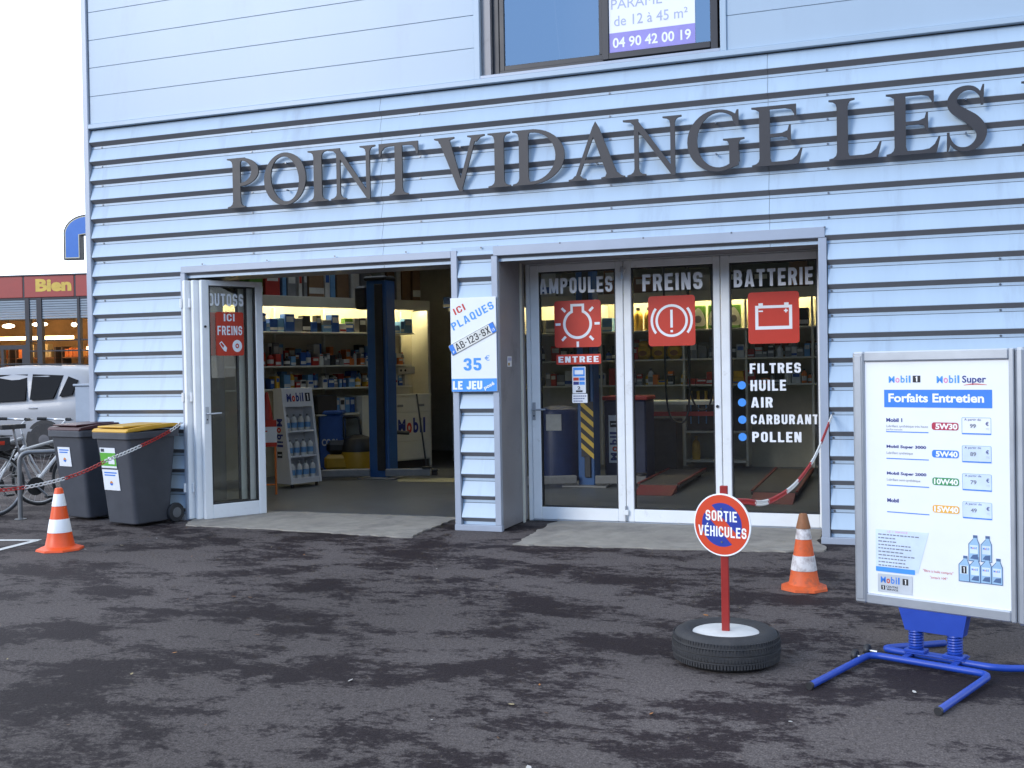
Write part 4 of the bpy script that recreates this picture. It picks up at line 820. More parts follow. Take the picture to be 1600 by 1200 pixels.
# left: from the folded doors down past the bins
CL = []
chain('red and white plastic chain looping from the folded doors in front of the bins',
      [(-2.93, -.10, .992), (-2.944, -.216, .935), (-2.972, -.425, .86), (-2.998, -.609, .805), (-3.055, -.785, .744), (-3.108, -.941, .696), (-3.177, -1.116, .622), (-3.241, -1.272, .572), (-3.314, -1.444, .536), (-3.389, -1.615, .513), (-3.449, -1.75, .505), (-3.493, -1.849, .504), (-3.60, -2.09, .53), (-3.72, -2.35, .60)],
      [(.055, 'w'), (.22, 'r'), (.375, 'w'), (.535, 'r'), (.685, 'w'), (.84, 'r'), (1, 'w')])
chain('red and white plastic chain hanging from the round sign post to the wall',
      [(3.335, -.012, 1.05), (3.297, -.41, .918), (3.26, -.843, .803), (3.226, -1.234, .735), (3.176, -1.817, .675), (3.122, -2.444, .668), (3.085, -2.867, .69), (3.05, -3.25, .745), (3.02, -3.62, .79)],
      [(.04, 'w'), (.16, 'r'), (.30, 'w'), (.46, 'r'), (.58, 'w'), (.74, 'r'), (.84, 'w'), (1, 'r')])

# ------------------------------------------------------------------ bicycles and rack
SILV = mat('bike_silver', (.42, .43, .44), .32, .5); TAN = mat('tyre_tan', (.20, .17, .13), .6); BIKEW = mat('bike_white', (.6, .6, .6), .35)
def bike(label, loc, rz, basket=True):
    t = thing('bicycle', label, 'bicycle', loc, rz, 'bicycles at the rack'); WB, RW = .98, .335
    def wheel(x):
        T_ = Matrix.Translation((x, 0, RW)) @ Matrix.Rotation(PI/2, 4, 'X')
        b = B(T_); b.tube([(RW*.955*math.cos(2*PI*j/40), RW*.955*math.sin(2*PI*j/40), 0) for j in range(41)], .017, RUBBER, 8, cap=False); w_ = b.build('wheel', t)
        b = B(T_); b.tube([(RW*.90*math.cos(2*PI*j/40), RW*.90*math.sin(2*PI*j/40), 0) for j in range(41)], .011, SILV, 6, cap=False); b.build('rim', w_)
        b = B(T_); b.tube([(0, 0, -.045), (0, 0, .045)], .022, SILV, 10)
        for j in range(24): b.tube([(.02*math.cos(j), .02*math.sin(j), .03*(-1)**j), (RW*.9*math.cos(2*PI*j/24), RW*.9*math.sin(2*PI*j/24), 0)], .0013, SILV, 4, cap=False)
        b.build('spokes', w_)
        b = B(T_); a0 = (.35, 2.9) if x > .5 else (.9, 3.3); b.tube([((RW+.025)*math.cos(a0[0]+(a0[1]-a0[0])*j/14), (RW+.025)*math.sin(a0[0]+(a0[1]-a0[0])*j/14), 0) for j in range(15)], .016, BLKP, 6); b.build('mudguard', t)
    wheel(0); wheel(WB)
    bb = (.43, 0, .29); st = (.26, 0, .74); hd = (.78, 0, .84); hb = (.81, 0, .70); sm = BIKEW
    b = B(); b.tube([bb, st], .016, SILV, 8); b.tube([hb, bb], .02, BIKEW, 8); b.tube([(.275, 0, .68), (.79, 0, .79)], .017, SILV, 8); b.tube([hb, hd], .02, SILV, 8)
    for s in (-1, 1):
        b.tube([bb, (0, s*.06, RW)], .010, SILV, 6); b.tube([st, (0, s*.06, RW)], .009, SILV, 6); b.tube([hb, (.88, s*.05, .5), (WB, s*.055, RW)], .012, BIKEW, 8)
    b.build('frame', t)
    b = B(); b.tube([st, (.225, 0, .93)], .013, SILV, 8); b.build('seat_post', t)
    b = B(); b.shape([(1, spline([(-.15, .07), (-.05, .085), (.03, .04), (.13, .018), (.145, 0), (.13, -.018), (.03, -.04), (-.05, -.085), (-.15, -.07), (-.165, 0), (-.15, .07)], 5)[:-1])], -.03, .02, BLKP, Matrix.Translation((.215, 0, .955)) @ Matrix.Rotation(PI/2, 4, 'X')); b.build('saddle', t)
    b = B(); b.tube(spline([hd, (.77, 0, .93), (.83, 0, .99)], 4), .013, BIKEW, 8); b.tube(spline([(.70, -.28, 1.01), (.80, -.18, 1.0), (.83, 0, .995), (.80, .18, 1.0), (.70, .28, 1.01)], 6), .012, SILV, 8); hbz = b.build('handlebar', t)
    for s in (-1, 1): b = B(); b.tube([(.735, s*.245, 1.008), (.66, s*.31, 1.012)], .019, BLKP, 8); b.build('grip', hbz)
    b = B(); b.lathe([(.01, -.008), (.092, -.008), (.098, -.003), (.098, .006), (.01, .008)], BLKP, 28, Matrix.Translation((bb[0], -.055, bb[2])) @ Matrix.Rotation(PI/2, 4, 'X'))
    b.tube([(bb[0], -.075, bb[2]), (bb[0]+.12, -.085, bb[2]-.12)], .011, SILV, 6); b.tube([(bb[0], .075, bb[2]), (bb[0]-.12, .085, bb[2]+.12)], .011, SILV, 6); b.build('crankset', t)
    for s in (1, -1): b = B(); q = (bb[0]+s*.12, -s*.125, bb[2]-s*.12); b.box(q[0]-.045, q[0]+.045, q[1]-.04, q[1]+.04, q[2]-.012, q[2]+.012, BLKP, .004); b.build('pedal', t)
    b = B(); b.tube(bendpath([(.24, -.06, .72), (-.16, -.07, .70), (-.16, .07, .70), (.24, .06, .72)], .03), .007, BLKP, 6); b.tube([(-.1, -.07, .70), (0, -.07, RW)], .006, BLKP, 6); b.tube([(-.1, .07, .70), (0, .07, RW)], .006, BLKP, 6); rk = b.build('rear_carrier', t)
    if basket:
        b = B()
        for z, e in ((.71, -.02), (.78, 0), (.86, .015)): b.tube([(-.20-e, -.13-e, z), (.12+e, -.13-e, z), (.12+e, .13+e, z), (-.20-e, .13+e, z), (-.20-e, -.13-e, z)], .006, BLKP, 6)
        b.box(-.2, .12, -.13, .13, .705, .845, mat('basket_mesh', (.03, .03, .032), .7)); b.build('basket', t)
        b = B(); b.box(-.15, .06, -.134, -.131, .77, .81, RED); b.box(.121, .124, -.08, .08, .77, .81, RED); b.build('reflector', t)
    return t
bike('silver bicycle with a black rear basket, handlebar over the maroon lidded bin', (-5.19, -.27, 0), math.radians(72), True)
bike('second bicycle behind the basket, only its dark saddle showing', (-5.78, -.25, 0), math.radians(72), False)
STEEL = mat('galvanised', (.20, .205, .21), .45, .5)
t = thing('bike_rack', 'grey steel hoop bicycle stand left of the bins', 'bike rack', (-4.75, -.36, 0), math.radians(35))
b = B(); b.tube(bendpath([(0, 0, 0), (0, 0, .70), (.75, 0, .70), (.75, 0, 0)], .11, 8), .024, STEEL, 12); b.build('hoop', t)
b = B(); [b.lathe([(.06, 0.003), (.06, .01), (.03, .012)], STEEL, 14, Matrix.Translation((x, 0, 0))) for x in (0, .75)]; b.build('foot_plate', t)

# utility cabinet behind the corner
UC = mat('cabinet_blue_grey', (.30, .35, .42), .5, 0, .06)
t = thing('utility_cabinet', 'plain blue grey cabinet standing behind the building corner by the bins', 'cabinet', (-4.66, .75, 0))
b = B(); b.box(-.22, .25, -.15, .25, 0.02, 1.37, UC, .01); b.build('housing', t); b = B(); b.box(-.235, .265, -.165, .265, 1.37, 1.395, UC, .006); b.build('top', t)

# ------------------------------------------------------------------ white car (its rear shows behind the bins)
CARW = mat('car_white', (.34, .345, .36), .38, 0, .03, 3, coat=.15); CGL = mat('car_glass', (.010, .011, .013), .45, 0, .1, spec=.06); CHUB = mat('wheel_alloy', (.10, .10, .11), .5, .3)
def car(label, loc, rz):
    t = thing('parked_car', label, 'car', loc, rz)
    # stations along x (front -> rear): x, half width, sill z, belt z, roof z, roof half width
    S = [(-2.18, .62, .42, .62, .66, .55), (-2.1, .78, .30, .70, .76, .70), (-1.6, .87, .25, .84, .93, .78), (-1.05, .89, .24, .93, 1.05, .76), (-.35, .90, .24, .98, 1.55, .62), (.2, .90, .24, 1.0, 1.68, .64), (1.0, .90, .24, 1.03, 1.69, .64), (1.6, .89, .25, 1.06, 1.68, .64), (2.02, .87, .28, 1.08, 1.62, .62), (2.16, .84, .33, 1.05, 1.46, .62), (2.26, .76, .42, .95, 1.04, .66)]
    def ring(x, w, s, bl, r, rw):
        h = [(w*.90, s), (w*.985, s+.12), (w, (s+bl)/2), (w*.985, bl-.05), (w*.955, bl), ((w*.955+rw)/2+.02, (bl+r)/2), (rw+.015, r-.07), (rw-.10, r-.012), (0, r)]
        return [(x, y, z) for y, z in h]+[(x, -y, z) for y, z in h[-2::-1]]
    V = []; Fs = []; n = 17
    for q in S: V += ring(*q)
    for i in range(len(S)-1):
        for j in range(n-1): Fs.append((i*n+j, i*n+j+1, (i+1)*n+j+1, (i+1)*n+j))
        Fs.append((i*n+n-1, i*n, (i+1)*n, (i+1)*n+n-1))
    Fs.append(tuple(range(n))); Fs.append(tuple((len(S)-1)*n+j for j in range(n))[::-1])
    bm = bmesh.new(); vs = [bm.verts.new(v) for v in V]
    for f_ in Fs: bm.faces.new([vs[i] for i in f_])
    bmesh.ops.recalc_face_normals(bm, faces=bm.faces[:]); bmesh.ops.subdivide_edges(bm, edges=bm.edges[:], cuts=1, smooth=.6, use_grid_fill=True); bm.verts.index_update()
    b = B(); b.add([v.co[:] for v in bm.verts], [tuple(v.index for v in f_.verts) for f_ in bm.faces], CARW); bm.free(); b.build('body', t, 50)
    for s in (-1, 1):
        def side(P, e=.045):   # window quad on the flank: (x, u) u 0 belt..1 roof
            out = []
            for x, u in P:
                bl = 1.0+.04*x; rf = 1.62; w0, w1 = .875, .655; out.append((x, s*(w0+(w1-w0)*u+e*(1-.5*u)), bl+(rf-bl)*u))
            return out
        for P in ([(-.62, .04), (-.30, .62), (-.05, .86), (.05, .86), (.05, .04)], [(.12, .04), (.12, .86), (.90, .86), (.95, .04)], [(1.05, .04), (1.0, .86), (1.62, .80), (1.50, .06)], [(1.62, .10), (1.72, .76), (1.92, .62), (1.86, .14)]):
            Q = side(P); nn = len(Q); b = B(); b.add(Q+[(x, y-s*.12, z) for x, y, z in Q], [tuple(range(nn)) if s < 0 else tuple(range(nn))[::-1]]+[(i, (i+1) % nn, (i+1) % nn+nn, i+nn) for i in range(nn)], CGL); b.build('window', t)
        for x in (.12, 1.02): b = B(); b.box(x, x+.17, s*.905-.012, s*.905+.012, .90, .925, CARW, .008); b.build('door_handle', t)
        b = B(); b.box(2.02, 2.16, s*.83-.03, s*.83+.03, .98, 1.30, mat('tail_light', (.3, .01, .01), .2), .02); b.build('tail_light', t)
        for x in (-1.35, 1.32):
            T_ = Matrix.Translation((x, s*.815, .32)) @ Matrix.Rotation(PI/2, 4, 'X'); b = B(T_); b.lathe([(.20, -.11), (.30, -.11), (.32, -.08), (.32, .08), (.30, .11), (.20, .11)], RUBBER, 28); w_ = b.build('wheel', t)
            b = B(T_); b.lathe([(.02, -.112), (.06, -.115), (.2, -.10), (.205, 0), (.2, .10), (.06, .115), (.02, .112)], CHUB, 20); b.build('rim', w_)
            b = B(Matrix.Translation((x, s*.80, .33)) @ Matrix.Rotation(PI/2, 4, 'X')); b.lathe([(.01, -.104), (.36, -.104), (.37, -.09), (.37, .09), (.36, .104), (.01, .104)], BLKP, 32); b.build('wheel_arch', t)
        b = B(); b.box(-.42, -.28, s*1.0-.10, s*1.0+.07, 1.0, 1.13, CARW, .03); b.build('mirror', t)
        b = B(); b.box(-.9, .95, s*.89-.03, s*.89+.018, .23, .33, BLKP, .02); b.build('sill', t)
        b = B(); b.tube(spline([(-.1, s*.60, 1.70), (.6, s*.60, 1.735), (1.5, s*.58, 1.70)], 5), .013, BLKP, 6); b.build('roof_rail', t)
    b = B(); P = [(2.02, 1.50), (2.185, 1.10)]; b.add([(2.03, -.52, 1.52), (2.03, .52, 1.52), (2.20, .62, 1.10), (2.20, -.62, 1.10), (1.95, -.5, 1.5), (1.95, .5, 1.5), (2.1, .6, 1.1), (2.1, -.6, 1.1)], [(0, 3, 2, 1), (0, 1, 5, 4), (1, 2, 6, 5), (2, 3, 7, 6), (3, 0, 4, 7)], CGL); b.build('rear_window', t)
    b = B(); b.box(2.05, 2.27, -.80, .80, .36, .60, CARW, .06); b.build('bumper', t)
    return t
AC = math.radians(12)
car('white people carrier parked in front of the neighbouring shop', (-10.032-2.15*math.cos(AC)-.90*math.sin(AC)*-1*-1, 6.591-2.15*math.sin(AC)+.90*math.cos(AC), 0), AC)

# ------------------------------------------------------------------ neighbouring shop
SHT = Matrix.Translation((-15.205, 9.785, 0)) @ Matrix.Rotation(AC, 4, 'Z')
sh = thing('neighbour_shop', 'red fascia shop with dark mullions and warm lit windows beyond the white car', 'shop', (-15.205, 9.785, 0), AC)
FRED = mat('fascia_red', (.33, .045, .035), .45, 0, .06); MULL = mat('mullion_dark', (.018, .018, .025), .5); SHUT = mat('shutter_grey', (.24, .28, .32), .5, .2, .06); YLT = mat('yellow_letters', (.62, .42, .06), .45)
b = B(); b.box(-9, .56, -.03, .12, 3.285, 3.77, FRED, .01); b.box(.60, 1.80, -.03, .12, 3.285, 3.77, FRED, .01); b.box(1.84, 5, -.03, .12, 3.285, 3.77, FRED, .01); b.build('fascia', sh)
b = B(); b.text('Bien', .88, 1.745, 3.41, 3.70, -.034, YLT, .05); b.build('lettering', sh)
b = B()
for x0, x1 in ((.56, .60), (1.80, 1.84)): b.box(x0, x1, -.02, .13, 3.28, 3.775, MULL)
for x0, x1 in ((-4.1, -3.9), (-2.6, -2.5), (-1.2, -1.0), (.60, .70), (.88, 1.0), (1.86, 1.92), (3.2, 3.3)): b.box(x0, x1, -.02, .10, 0, 3.28, MULL)
for z0, z1 in ((3.24, 3.285), (2.30, 2.33), (2.06, 2.09), (1.50, 1.54)): b.box(.70, 5, -.01, .09, z0, z1, MULL)
for z0, z1 in ((3.24, 3.285), (2.12, 2.22)): b.box(-9, .60, -.01, .09, z0, z1, MULL)
b.box(-9, 5, -.01, .5, 0, .35, MULL); b.box(-.02, .05, -.01, .09, 0, 2.12, MULL); b.box(.50, .60, -.01, .09, 0, 2.12, MULL)
b.box(-9, 5, -.05, .25, 3.77, 3.80, MULL); b.build('mullions', sh)
b = B()
for i in range(8):
    for x0, x1 in ((-9, .60), (.70, .88), (1.0, 1.86), (1.92, 5)): b.box(x0, x1, .0, .05, 2.80+i*.055, 2.85+i*.055, SHUT, .008)
b.build('roller_shutter', sh)
b = B(); WOODW = mat('warm_wall', (.42, .25, .10), .7, 0, .3, 2.5); b.box(-9, 5, 4.0, 4.1, 0, 3.8, WOODW); b.box(-9, 5, .1, 4.1, 3.0, 3.1, mat('shop_ceiling', (.4, .36, .3), .7)); b.box(-9, 5, .1, 4.1, .0, .05, WOODW); b.box(-9.1, -9, .05, 4.1, 0, 3.8, WOODW); b.box(5, 5.1, 0, 4.1, 0, 3.8, WOODW); b.box(-9, 5, .13, 4.1, 3.60, 3.72, MULL); b.build('shell', sh)
b = B(); b.add([(-9, .05, .35), (5, .05, .35), (5, .05, 2.8), (-9, .05, 2.8)], [(0, 1, 2, 3)], GCLR); b.build('pane', sh)
LAMPW = mat('warm_lamp', (1, .8, .5), .5, emit=(1, .62, .28), es=11); LAMPC = mat('spot_lamp', (1, 1, .9), .5, emit=(1, .85, .6), es=14)
for x, y, z, m, w_ in ((-.6, 1.2, 2.72, LAMPC, .16), (.45, .8, 2.72, LAMPC, .2), (1.25, .9, 2.70, LAMPC, .06), (-1.8, 1.5, 2.72, LAMPC, .2), (2.6, 1.4, 2.72, LAMPC, .2)):
    b = B(Matrix.Translation((x, y, z))); b.sphere((0, 0, 0), .06, m, 8, (w_/.06, 1, .8)); b.tube([(0, 0, .04), (0, 0, .28)], .008, MULL, 6); b.build('ceiling_lamp', sh)
b = B(); b.box(-3.0, .45, 2.2, 2.26, 2.42, 2.50, LAMPW); b.box(.7, 4.0, 2.4, 2.46, 2.13, 2.22, LAMPW); b.build('light_strip', sh)
gm = [mat('goods_%s' % n_, c, .6, 0, .2, 5) for n_, c in (('amber', (.50, .22, .04)), ('brown', (.22, .09, .03)), ('orange', (.65, .17, .03)), ('cream', (.5, .4, .22)), ('dark', (.05, .03, .02)))]
r2 = random.Random(5)
for k in range(5):
    x0 = -2.6+k*1.25
    u = thing('display_rack', 'warm lit goods rack inside the neighbouring shop', 'shop rack', tuple((SHT @ Vector((x0, 2.6, .05)))), AC, 'racks in the neighbouring shop')
    b = B(); [b.box(0, 1.1, 0, .4, z, z+.03, gm[1]) for z in (.4, .9, 1.4, 1.9)]; [b.box(x, x+.04, 0, .4, 0, 2.2, gm[4]) for x in (0, 1.06)]; b.build('shelf', u)
    b = B()
    for z in (.43, .93, 1.43, 1.93):
        x = .06
        while x < .95: w_ = r2.uniform(.06, .16); b.box(x, x+w_-.01, .05, .3, z, z+r2.uniform(.15, .36), gm[r2.randrange(5)], .01); x += w_
    b.build('goods', u, kind='stuff')
# blue arch sign above the shop
BS = mat('arch_sign_blue', (.03, .15, .50), .35, 0, .05); CRM = mat('sign_outline', (.55, .52, .38), .5)
t = thing('arch_sign', 'blue rounded arch sign with pale outline rising behind the building corner', 'sign', tuple(SHT @ Vector((.0, 1.5, 0))), AC)
arch = lambda i: [(.68+i, 4.29+i), (1.12-i, 4.29+i), (1.12-i, 4.87+i*.4), (1.40, 4.87+i), (1.40, 5.36-i), (1.28, 5.36-i)]+[(1.28+(.60-i)*math.cos(math.radians(a)), 4.90+(.46-i)*math.sin(math.radians(a))) for a in range(95, 181, 8)]
b = B(); b.shape([(1, arch(0))], 0, .16, MULL); b.build('box', t)
b = B(); b.shape([(1, arch(.035)), (-1, arch(.055))], -.004, None, CRM); b.build('outline', t)
b = B(); b.shape([(1, arch(.055))], -.003, None, BS); b.build('face', t)
b = B(); b.box(1.42, 1.60, .02, .16, 0, 5.6, MULL, .01); b.build('post', t)

# ------------------------------------------------------------------ workshop interior
DS = Vector((1.42, 2.52, 0)).normalized(); AS = math.atan2(DS.y, DS.x); TS = frame((-4.30, 3.43, 0), AS)
TUBE = mat('shelf_tube', (1, 1, .9), .5, emit=(1, .87, .52), es=40)
BACKP = mat('shelf_back', (.52, .48, .36), .6, 0, .1); DARKB = mat('dark_back', (.05, .042, .036), .7, 0, .2)
sA = thing('shelving_unit', 'long cream shelving wall with a lit top shelf in the open left bay', 'shelving', (-4.30, 3.43, 0), AS, 'workshop shelving')
b = B(); b.box(-1.6, 2.9, -.02, .02, 2.40, 2.55, CREAM, .004); b.box(-1.6, 2.9, .02, .45, 2.52, 2.55, CREAM); b.build('header', sA)
b = B(); b.box(-1.6, 2.9, .42, .45, .0, 2.52, BACKP); b.build('back_panel', sA)
for z, xe in ((2.03, 2.6), (1.555, 2.55), (1.235, 2.55)):
    b = B(); b.box(-1.6, xe, -.01, .42, z, z+.022, CREAM, .003); b.build('shelf', sA)
for x in (-.5, .45, 1.25, 2.62): b = B(); b.box(x-.012, x+.012, .36, .42, .1, 2.40, CREAM); b.build('upright', sA)
b = B(); b.box(2.86, 2.9, .0, .42, 0, 2.40, CREAM); b.build('end_panel', sA)
for x in (-1.2, -.1, .95, 2.0):
    b = B(); b.tube([(x, .10, 2.462), (x+.85, .10, 2.462)], .014, TUBE, 8); b.build('light_tube', sA)
TR = frame((-1.4, 6.1, 0))
sB = thing('shelving_unit', 'cream shelving wall with yellow goods seen through the glass doors', 'shelving', (-1.4, 6.1, 0), 0, 'workshop shelving')
b = B(); b.box(0, 5.4, -.02, .02, 2.40, 2.55, CREAM, .004); b.box(0, 5.4, .02, .45, 2.52, 2.55, CREAM); b.build('header', sB)
b = B(); b.box(0, 5.4, .42, .45, 0, 2.52, BACKP); b.build('back_panel', sB)
for z in (1.98, 1.56, 1.19): b = B(); b.box(0, 5.4, -.01, .42, z, z+.022, CREAM, .003); b.build('shelf', sB)
for x in (0, 1.2, 2.42, 3.3, 4.2, 5.38): b = B(); b.box(x-.015, x+.015, .0, .42, .05, 2.40, CREAM); b.build('upright', sB)
b = B(); b.box(2.43, 3.3, .1, .14, .55, 1.15, DARKB); b.box(2.43, 3.3, .0, .42, .10, .13, CREAM); b.box(2.43, 3.3, 0, .42, .52, .545, CREAM); b.build('tool_panel', sB)
for x in (.1, 1.3, 2.5, 3.4, 4.4): b = B(); b.tube([(x, .10, 2.462), (x+.85, .10, 2.462)], .014, TUBE, 8); b.build('light_tube', sB)
# goods on the shelves ---------------------------------------------
PC = {'blue': (.02, .08, .30), 'light blue': (.12, .28, .5), 'white': (.55, .55, .52), 'red': (.40, .03, .02), 'brown': (.16, .085, .04), 'grey': (.2, .2, .2), 'green': (.10, .24, .03), 'yellow': (.58, .34, .03), 'black': (.02, .02, .022), 'orange': (.55, .16, .02)}
PM = {k: mat('goods_'+k.replace(' ', '_'), v, .55, 0, .15, 9) for k, v in PC.items()}
CARD = mat('cardboard', (.20, .115, .06), .8, 0, .15, 4)
_n = [0]
def carton(T, x, y, z, w, d, h, col, where, grp, m=None, yaw=0.):
    M_ = T @ Matrix.Translation((x+w/2, y+d/2, z)) @ Matrix.Rotation(yaw, 4, 'Z'); mm = m or PM[col]
    b = B(M_); b.box(-w/2, w/2, -d/2, d/2, 0, h, mm, min(.004, w*.1))
    alt = PM['white'] if col not in ('white', 'yellow') else PM[rnd.choice(['red', 'blue', 'black'])]
    k = rnd.random()
    if k < .45: b.add([(-w*.38, -d/2-.001, h*.55), (w*.38, -d/2-.001, h*.55), (w*.38, -d/2-.001, h*.85), (-w*.38, -d/2-.001, h*.85)], [(0, 1, 2, 3)], alt)
    elif k < .75: b.add([(-w/2, -d/2-.001, h*.12), (w/2, -d/2-.001, h*.12), (w/2, -d/2-.001, h*.34), (-w/2, -d/2-.001, h*.34)], [(0, 1, 2, 3)], alt)
    b.box(-w*.46, w*.46, -.004, .004, h, h+.001, CARD if col == 'brown' else mm)
    o = b.build('carton', label='%s carton %s' % (col, where), category='carton', group=grp); return o
def bottle(T, x, y, z, r, h, col, where, grp, cap='black', lab_=None):
    b = B(T @ Matrix.Translation((x, y, z))); b.lathe([(r*.9, 0), (r, .006), (r, h*.62), (r*.85, h*.74), (r*.36, h*.84), (r*.34, h*.88)], PM[col], 14); b.lathe([(r*.4, h*.88), (r*.4, h*.99), (r*.3, h)], PM[cap], 12); b.lathe([(r*1.012, h*.18), (r*1.012, h*.5)], PM[lab_ or 'white'], 14, cap=False)
    return b.build('bottle', label='%s bottle %s' % (col, where), category='bottle', group=grp)
def fill(T, x0, x1, z, pal, where, grp, wr=(.05, .14), hr=(.08, .24), bott=.2, y0=.02, gap=.15):
    x = x0
    while x < x1:
        w_ = rnd.uniform(*wr)
        if rnd.random() < gap: x += w_*.6
        col = rnd.choice(pal); y = y0+rnd.uniform(0, .05)
        if rnd.random() < bott: bottle(T, x+w_*.5, y+.05, z, min(w_*.45, .045), rnd.uniform(.13, .24), col, where, grp, rnd.choice(['black', 'red', 'white']))
        else:
            h = rnd.uniform(*hr); d = rnd.uniform(.1, .2); carton(T, x, y, z, w_-.006, d, h, col, where, grp, yaw=rnd.uniform(-.06, .06))
            if rnd.random() < .35 and h < .14: carton(T, x+.004, y+.01, z+h+.001, w_-.016, d*.9, rnd.uniform(.05, .09), rnd.choice(pal), where, grp)
        x += w_
bl = ['blue', 'blue', 'light blue', 'white', 'black', 'grey', 'blue', 'green']
fill(TS, -.02, 2.55, 2.053, bl, 'on the brightly lit top shelf of the open bay', 'goods on the lit shelf of the open bay', (.06, .16), (.10, .26), .1, gap=.05)
fill(TS, -.02, 2.45, 1.578, ['white', 'light blue', 'red', 'blue', 'grey', 'white', 'orange', 'brown', 'black'], 'on the middle shelf of the open bay', 'goods on the middle shelf of the open bay', (.05, .11), (.06, .2), .3)
fill(TS, .2, 2.45, 1.258, ['white', 'light blue', 'red', 'blue', 'white', 'grey', 'light blue', 'yellow'], 'on the lower shelf of the open bay', 'goods on the lower shelf of the open bay', (.05, .11), (.07, .2), .25)
fill(TS, -.02, 2.5, 1.578, ['white', 'brown', 'red', 'blue', 'grey', 'orange', 'light blue', 'black'], 'at the back of the middle shelf of the open bay', 'goods at the back of the middle shelf', (.06, .12), (.16, .34), .2, y0=.24, gap=.1)
fill(TS, .1, 2.5, 1.258, ['white', 'brown', 'red', 'blue', 'grey', 'light blue', 'black'], 'at the back of the lower shelf of the open bay', 'goods at the back of the lower shelf', (.06, .12), (.14, .24), .2, y0=.24, gap=.1)
for x, w_, h, c in ((-.1, .20, .34, 'green'), (.14, .22, .36, 'red'), (.40, .06, .34, 'light blue'), (.48, .14, .32, 'grey'), (.66, .05, .33, 'white'), (.74, .05, .36, 'grey'), (.82, .24, .38, 'brown'), (1.08, .08, .38, 'white'), (1.17, .08, .33, 'light blue'), (1.28, .20, .40, 'brown'), (1.52, .14, .36, 'white'), (1.70, .18, .5, 'grey'), (2.05, .06, .40, 'white'), (2.15, .14, .42, 'brown'), (2.32, .08, .46, 'white'), (2.42, .16, .46, 'brown'), (2.62, .14, .46, 'brown')):
    carton(TS, x, .03, 2.552, w_, .3, h, c, 'on top of the shelving header in the open bay', 'cartons on top of the open bay shelving', CARD if c == 'brown' else None)
for i in range(4): carton(TS, 1.22+i*.085, .05, .885, .078, .16, .22, ('light blue', 'white', 'light blue', 'blue', 'light blue')[i], 'beside the dark box on the low shelf', 'tins on the low shelf')
where, grp = 'on the lit top shelf behind the glass doors', 'goods on the lit shelf behind the glass'
for x, c in ((.15, 'black'), (.35, 'grey'), (.55, 'black'), (.8, 'black'), (1.0, 'grey'), (1.22, 'light blue')): carton(TR, x, .03, 2.003, .15, .2, .2, c, where, grp)
for x in (1.74, 1.90, 2.05): bottle(TR, x, .12, 2.003, .07, .34, 'yellow', where, grp, 'black', 'yellow')
for x, c in ((3.42, 'yellow'), (3.60, 'yellow'), (3.8, 'grey'), (4.0, 'black'), (4.3, 'grey')): carton(TR, x, .03, 2.003, .15, .2, rnd.uniform(.2, .32), c, where, grp)
for x in (2.62, 2.86, 3.12):
    h_ = thing('round_headlamp', 'round chrome lamp with green and white packaging on the lit shelf', 'lamp', tuple(TR @ Vector((x, .12, 2.003))), 0, 'packed lamps on the lit shelf')
    b = B(); b.box(-.10, .10, -.02, .06, 0, .34, PM['green'], .01); b.shape([(1, spline([(-.09, .05), (-.08, .2), (0, .3), (.08, .2), (.09, .05), (-.09, .05)], 5)[:-1])], -.026, -.021, PM['white']); b.build('pack', h_)
    b = B(); b.lathe([(.002, .0), (.05, .005), (.055, .02), (.05, .03)], PM['grey'], 16, Matrix.Translation((0, -.03, .14)) @ Matrix.Rotation(PI/2, 4, 'X')); b.build('lens', h_)
for x in (1.70, 1.93, 2.16):
    h_ = thing('sealed_bag', 'yellow bag of absorbent on the second shelf behind the middle glass door', 'bag', tuple(TR @ Vector((x+.11, .15, 1.583))), 0, 'yellow bags behind the glass')
    b = B(); b.box(-.105, .105, -.09, .09, 0, .20, PM['yellow'], .05); b.box(-.07, .07, -.06, .06, .18, .27, PM['yellow'], .03); b.build('sack', h_); b = B(); b.shape([(1, ell(0, .09, .06, .04))], -.092, None, PM['brown']); b.build('print', h_)
fill(TR, 2.5, 5.2, 1.583, ['black', 'grey', 'light blue', 'red', 'grey', 'white'], 'on the second shelf behind the right glass door', 'goods on the second shelf behind the glass', (.06, .14), (.08, .24), .3)
fill(TR, .1, 1.6, 1.583, ['black', 'grey', 'blue', 'red'], 'on the second shelf behind the left glass door', 'goods on the second shelf behind the glass', (.08, .16), (.10, .28), .2)
fill(TR, 1.5, 5.2, 1.583, ['white', 'brown', 'grey', 'red', 'yellow', 'light blue'], 'at the back of the second shelf behind the glass', 'goods at the back of the second shelf behind the glass', (.08, .16), (.18, .32), .1, y0=.24)
fill(TR, .1, 1.5, 1.213, ['white', 'grey', 'red', 'blue'], 'on the third shelf behind the entrance door', 'goods on the third shelf behind the glass', (.08, .16), (.1, .26), .2)
fill(TR, 1.5, 5.2, 1.213, ['white', 'grey', 'black', 'red', 'orange', 'yellow', 'grey'], 'on the third shelf behind the glass doors', 'goods on the third shelf behind the glass', (.07, .16), (.07, .22), .5)
for i, x in enumerate((.2, .55, .85, 1.25, 1.7, 2.1, 2.6, 3.0, 3.4, 3.9, 4.4)): carton(TR, x, .04, 2.552, rnd.uniform(.2, .32), .3, rnd.uniform(.2, .42), rnd.choice(['brown', 'grey', 'red', 'brown', 'white', 'black']), 'on top of the shelving behind the glass doors', 'cartons above the glass door shelving')
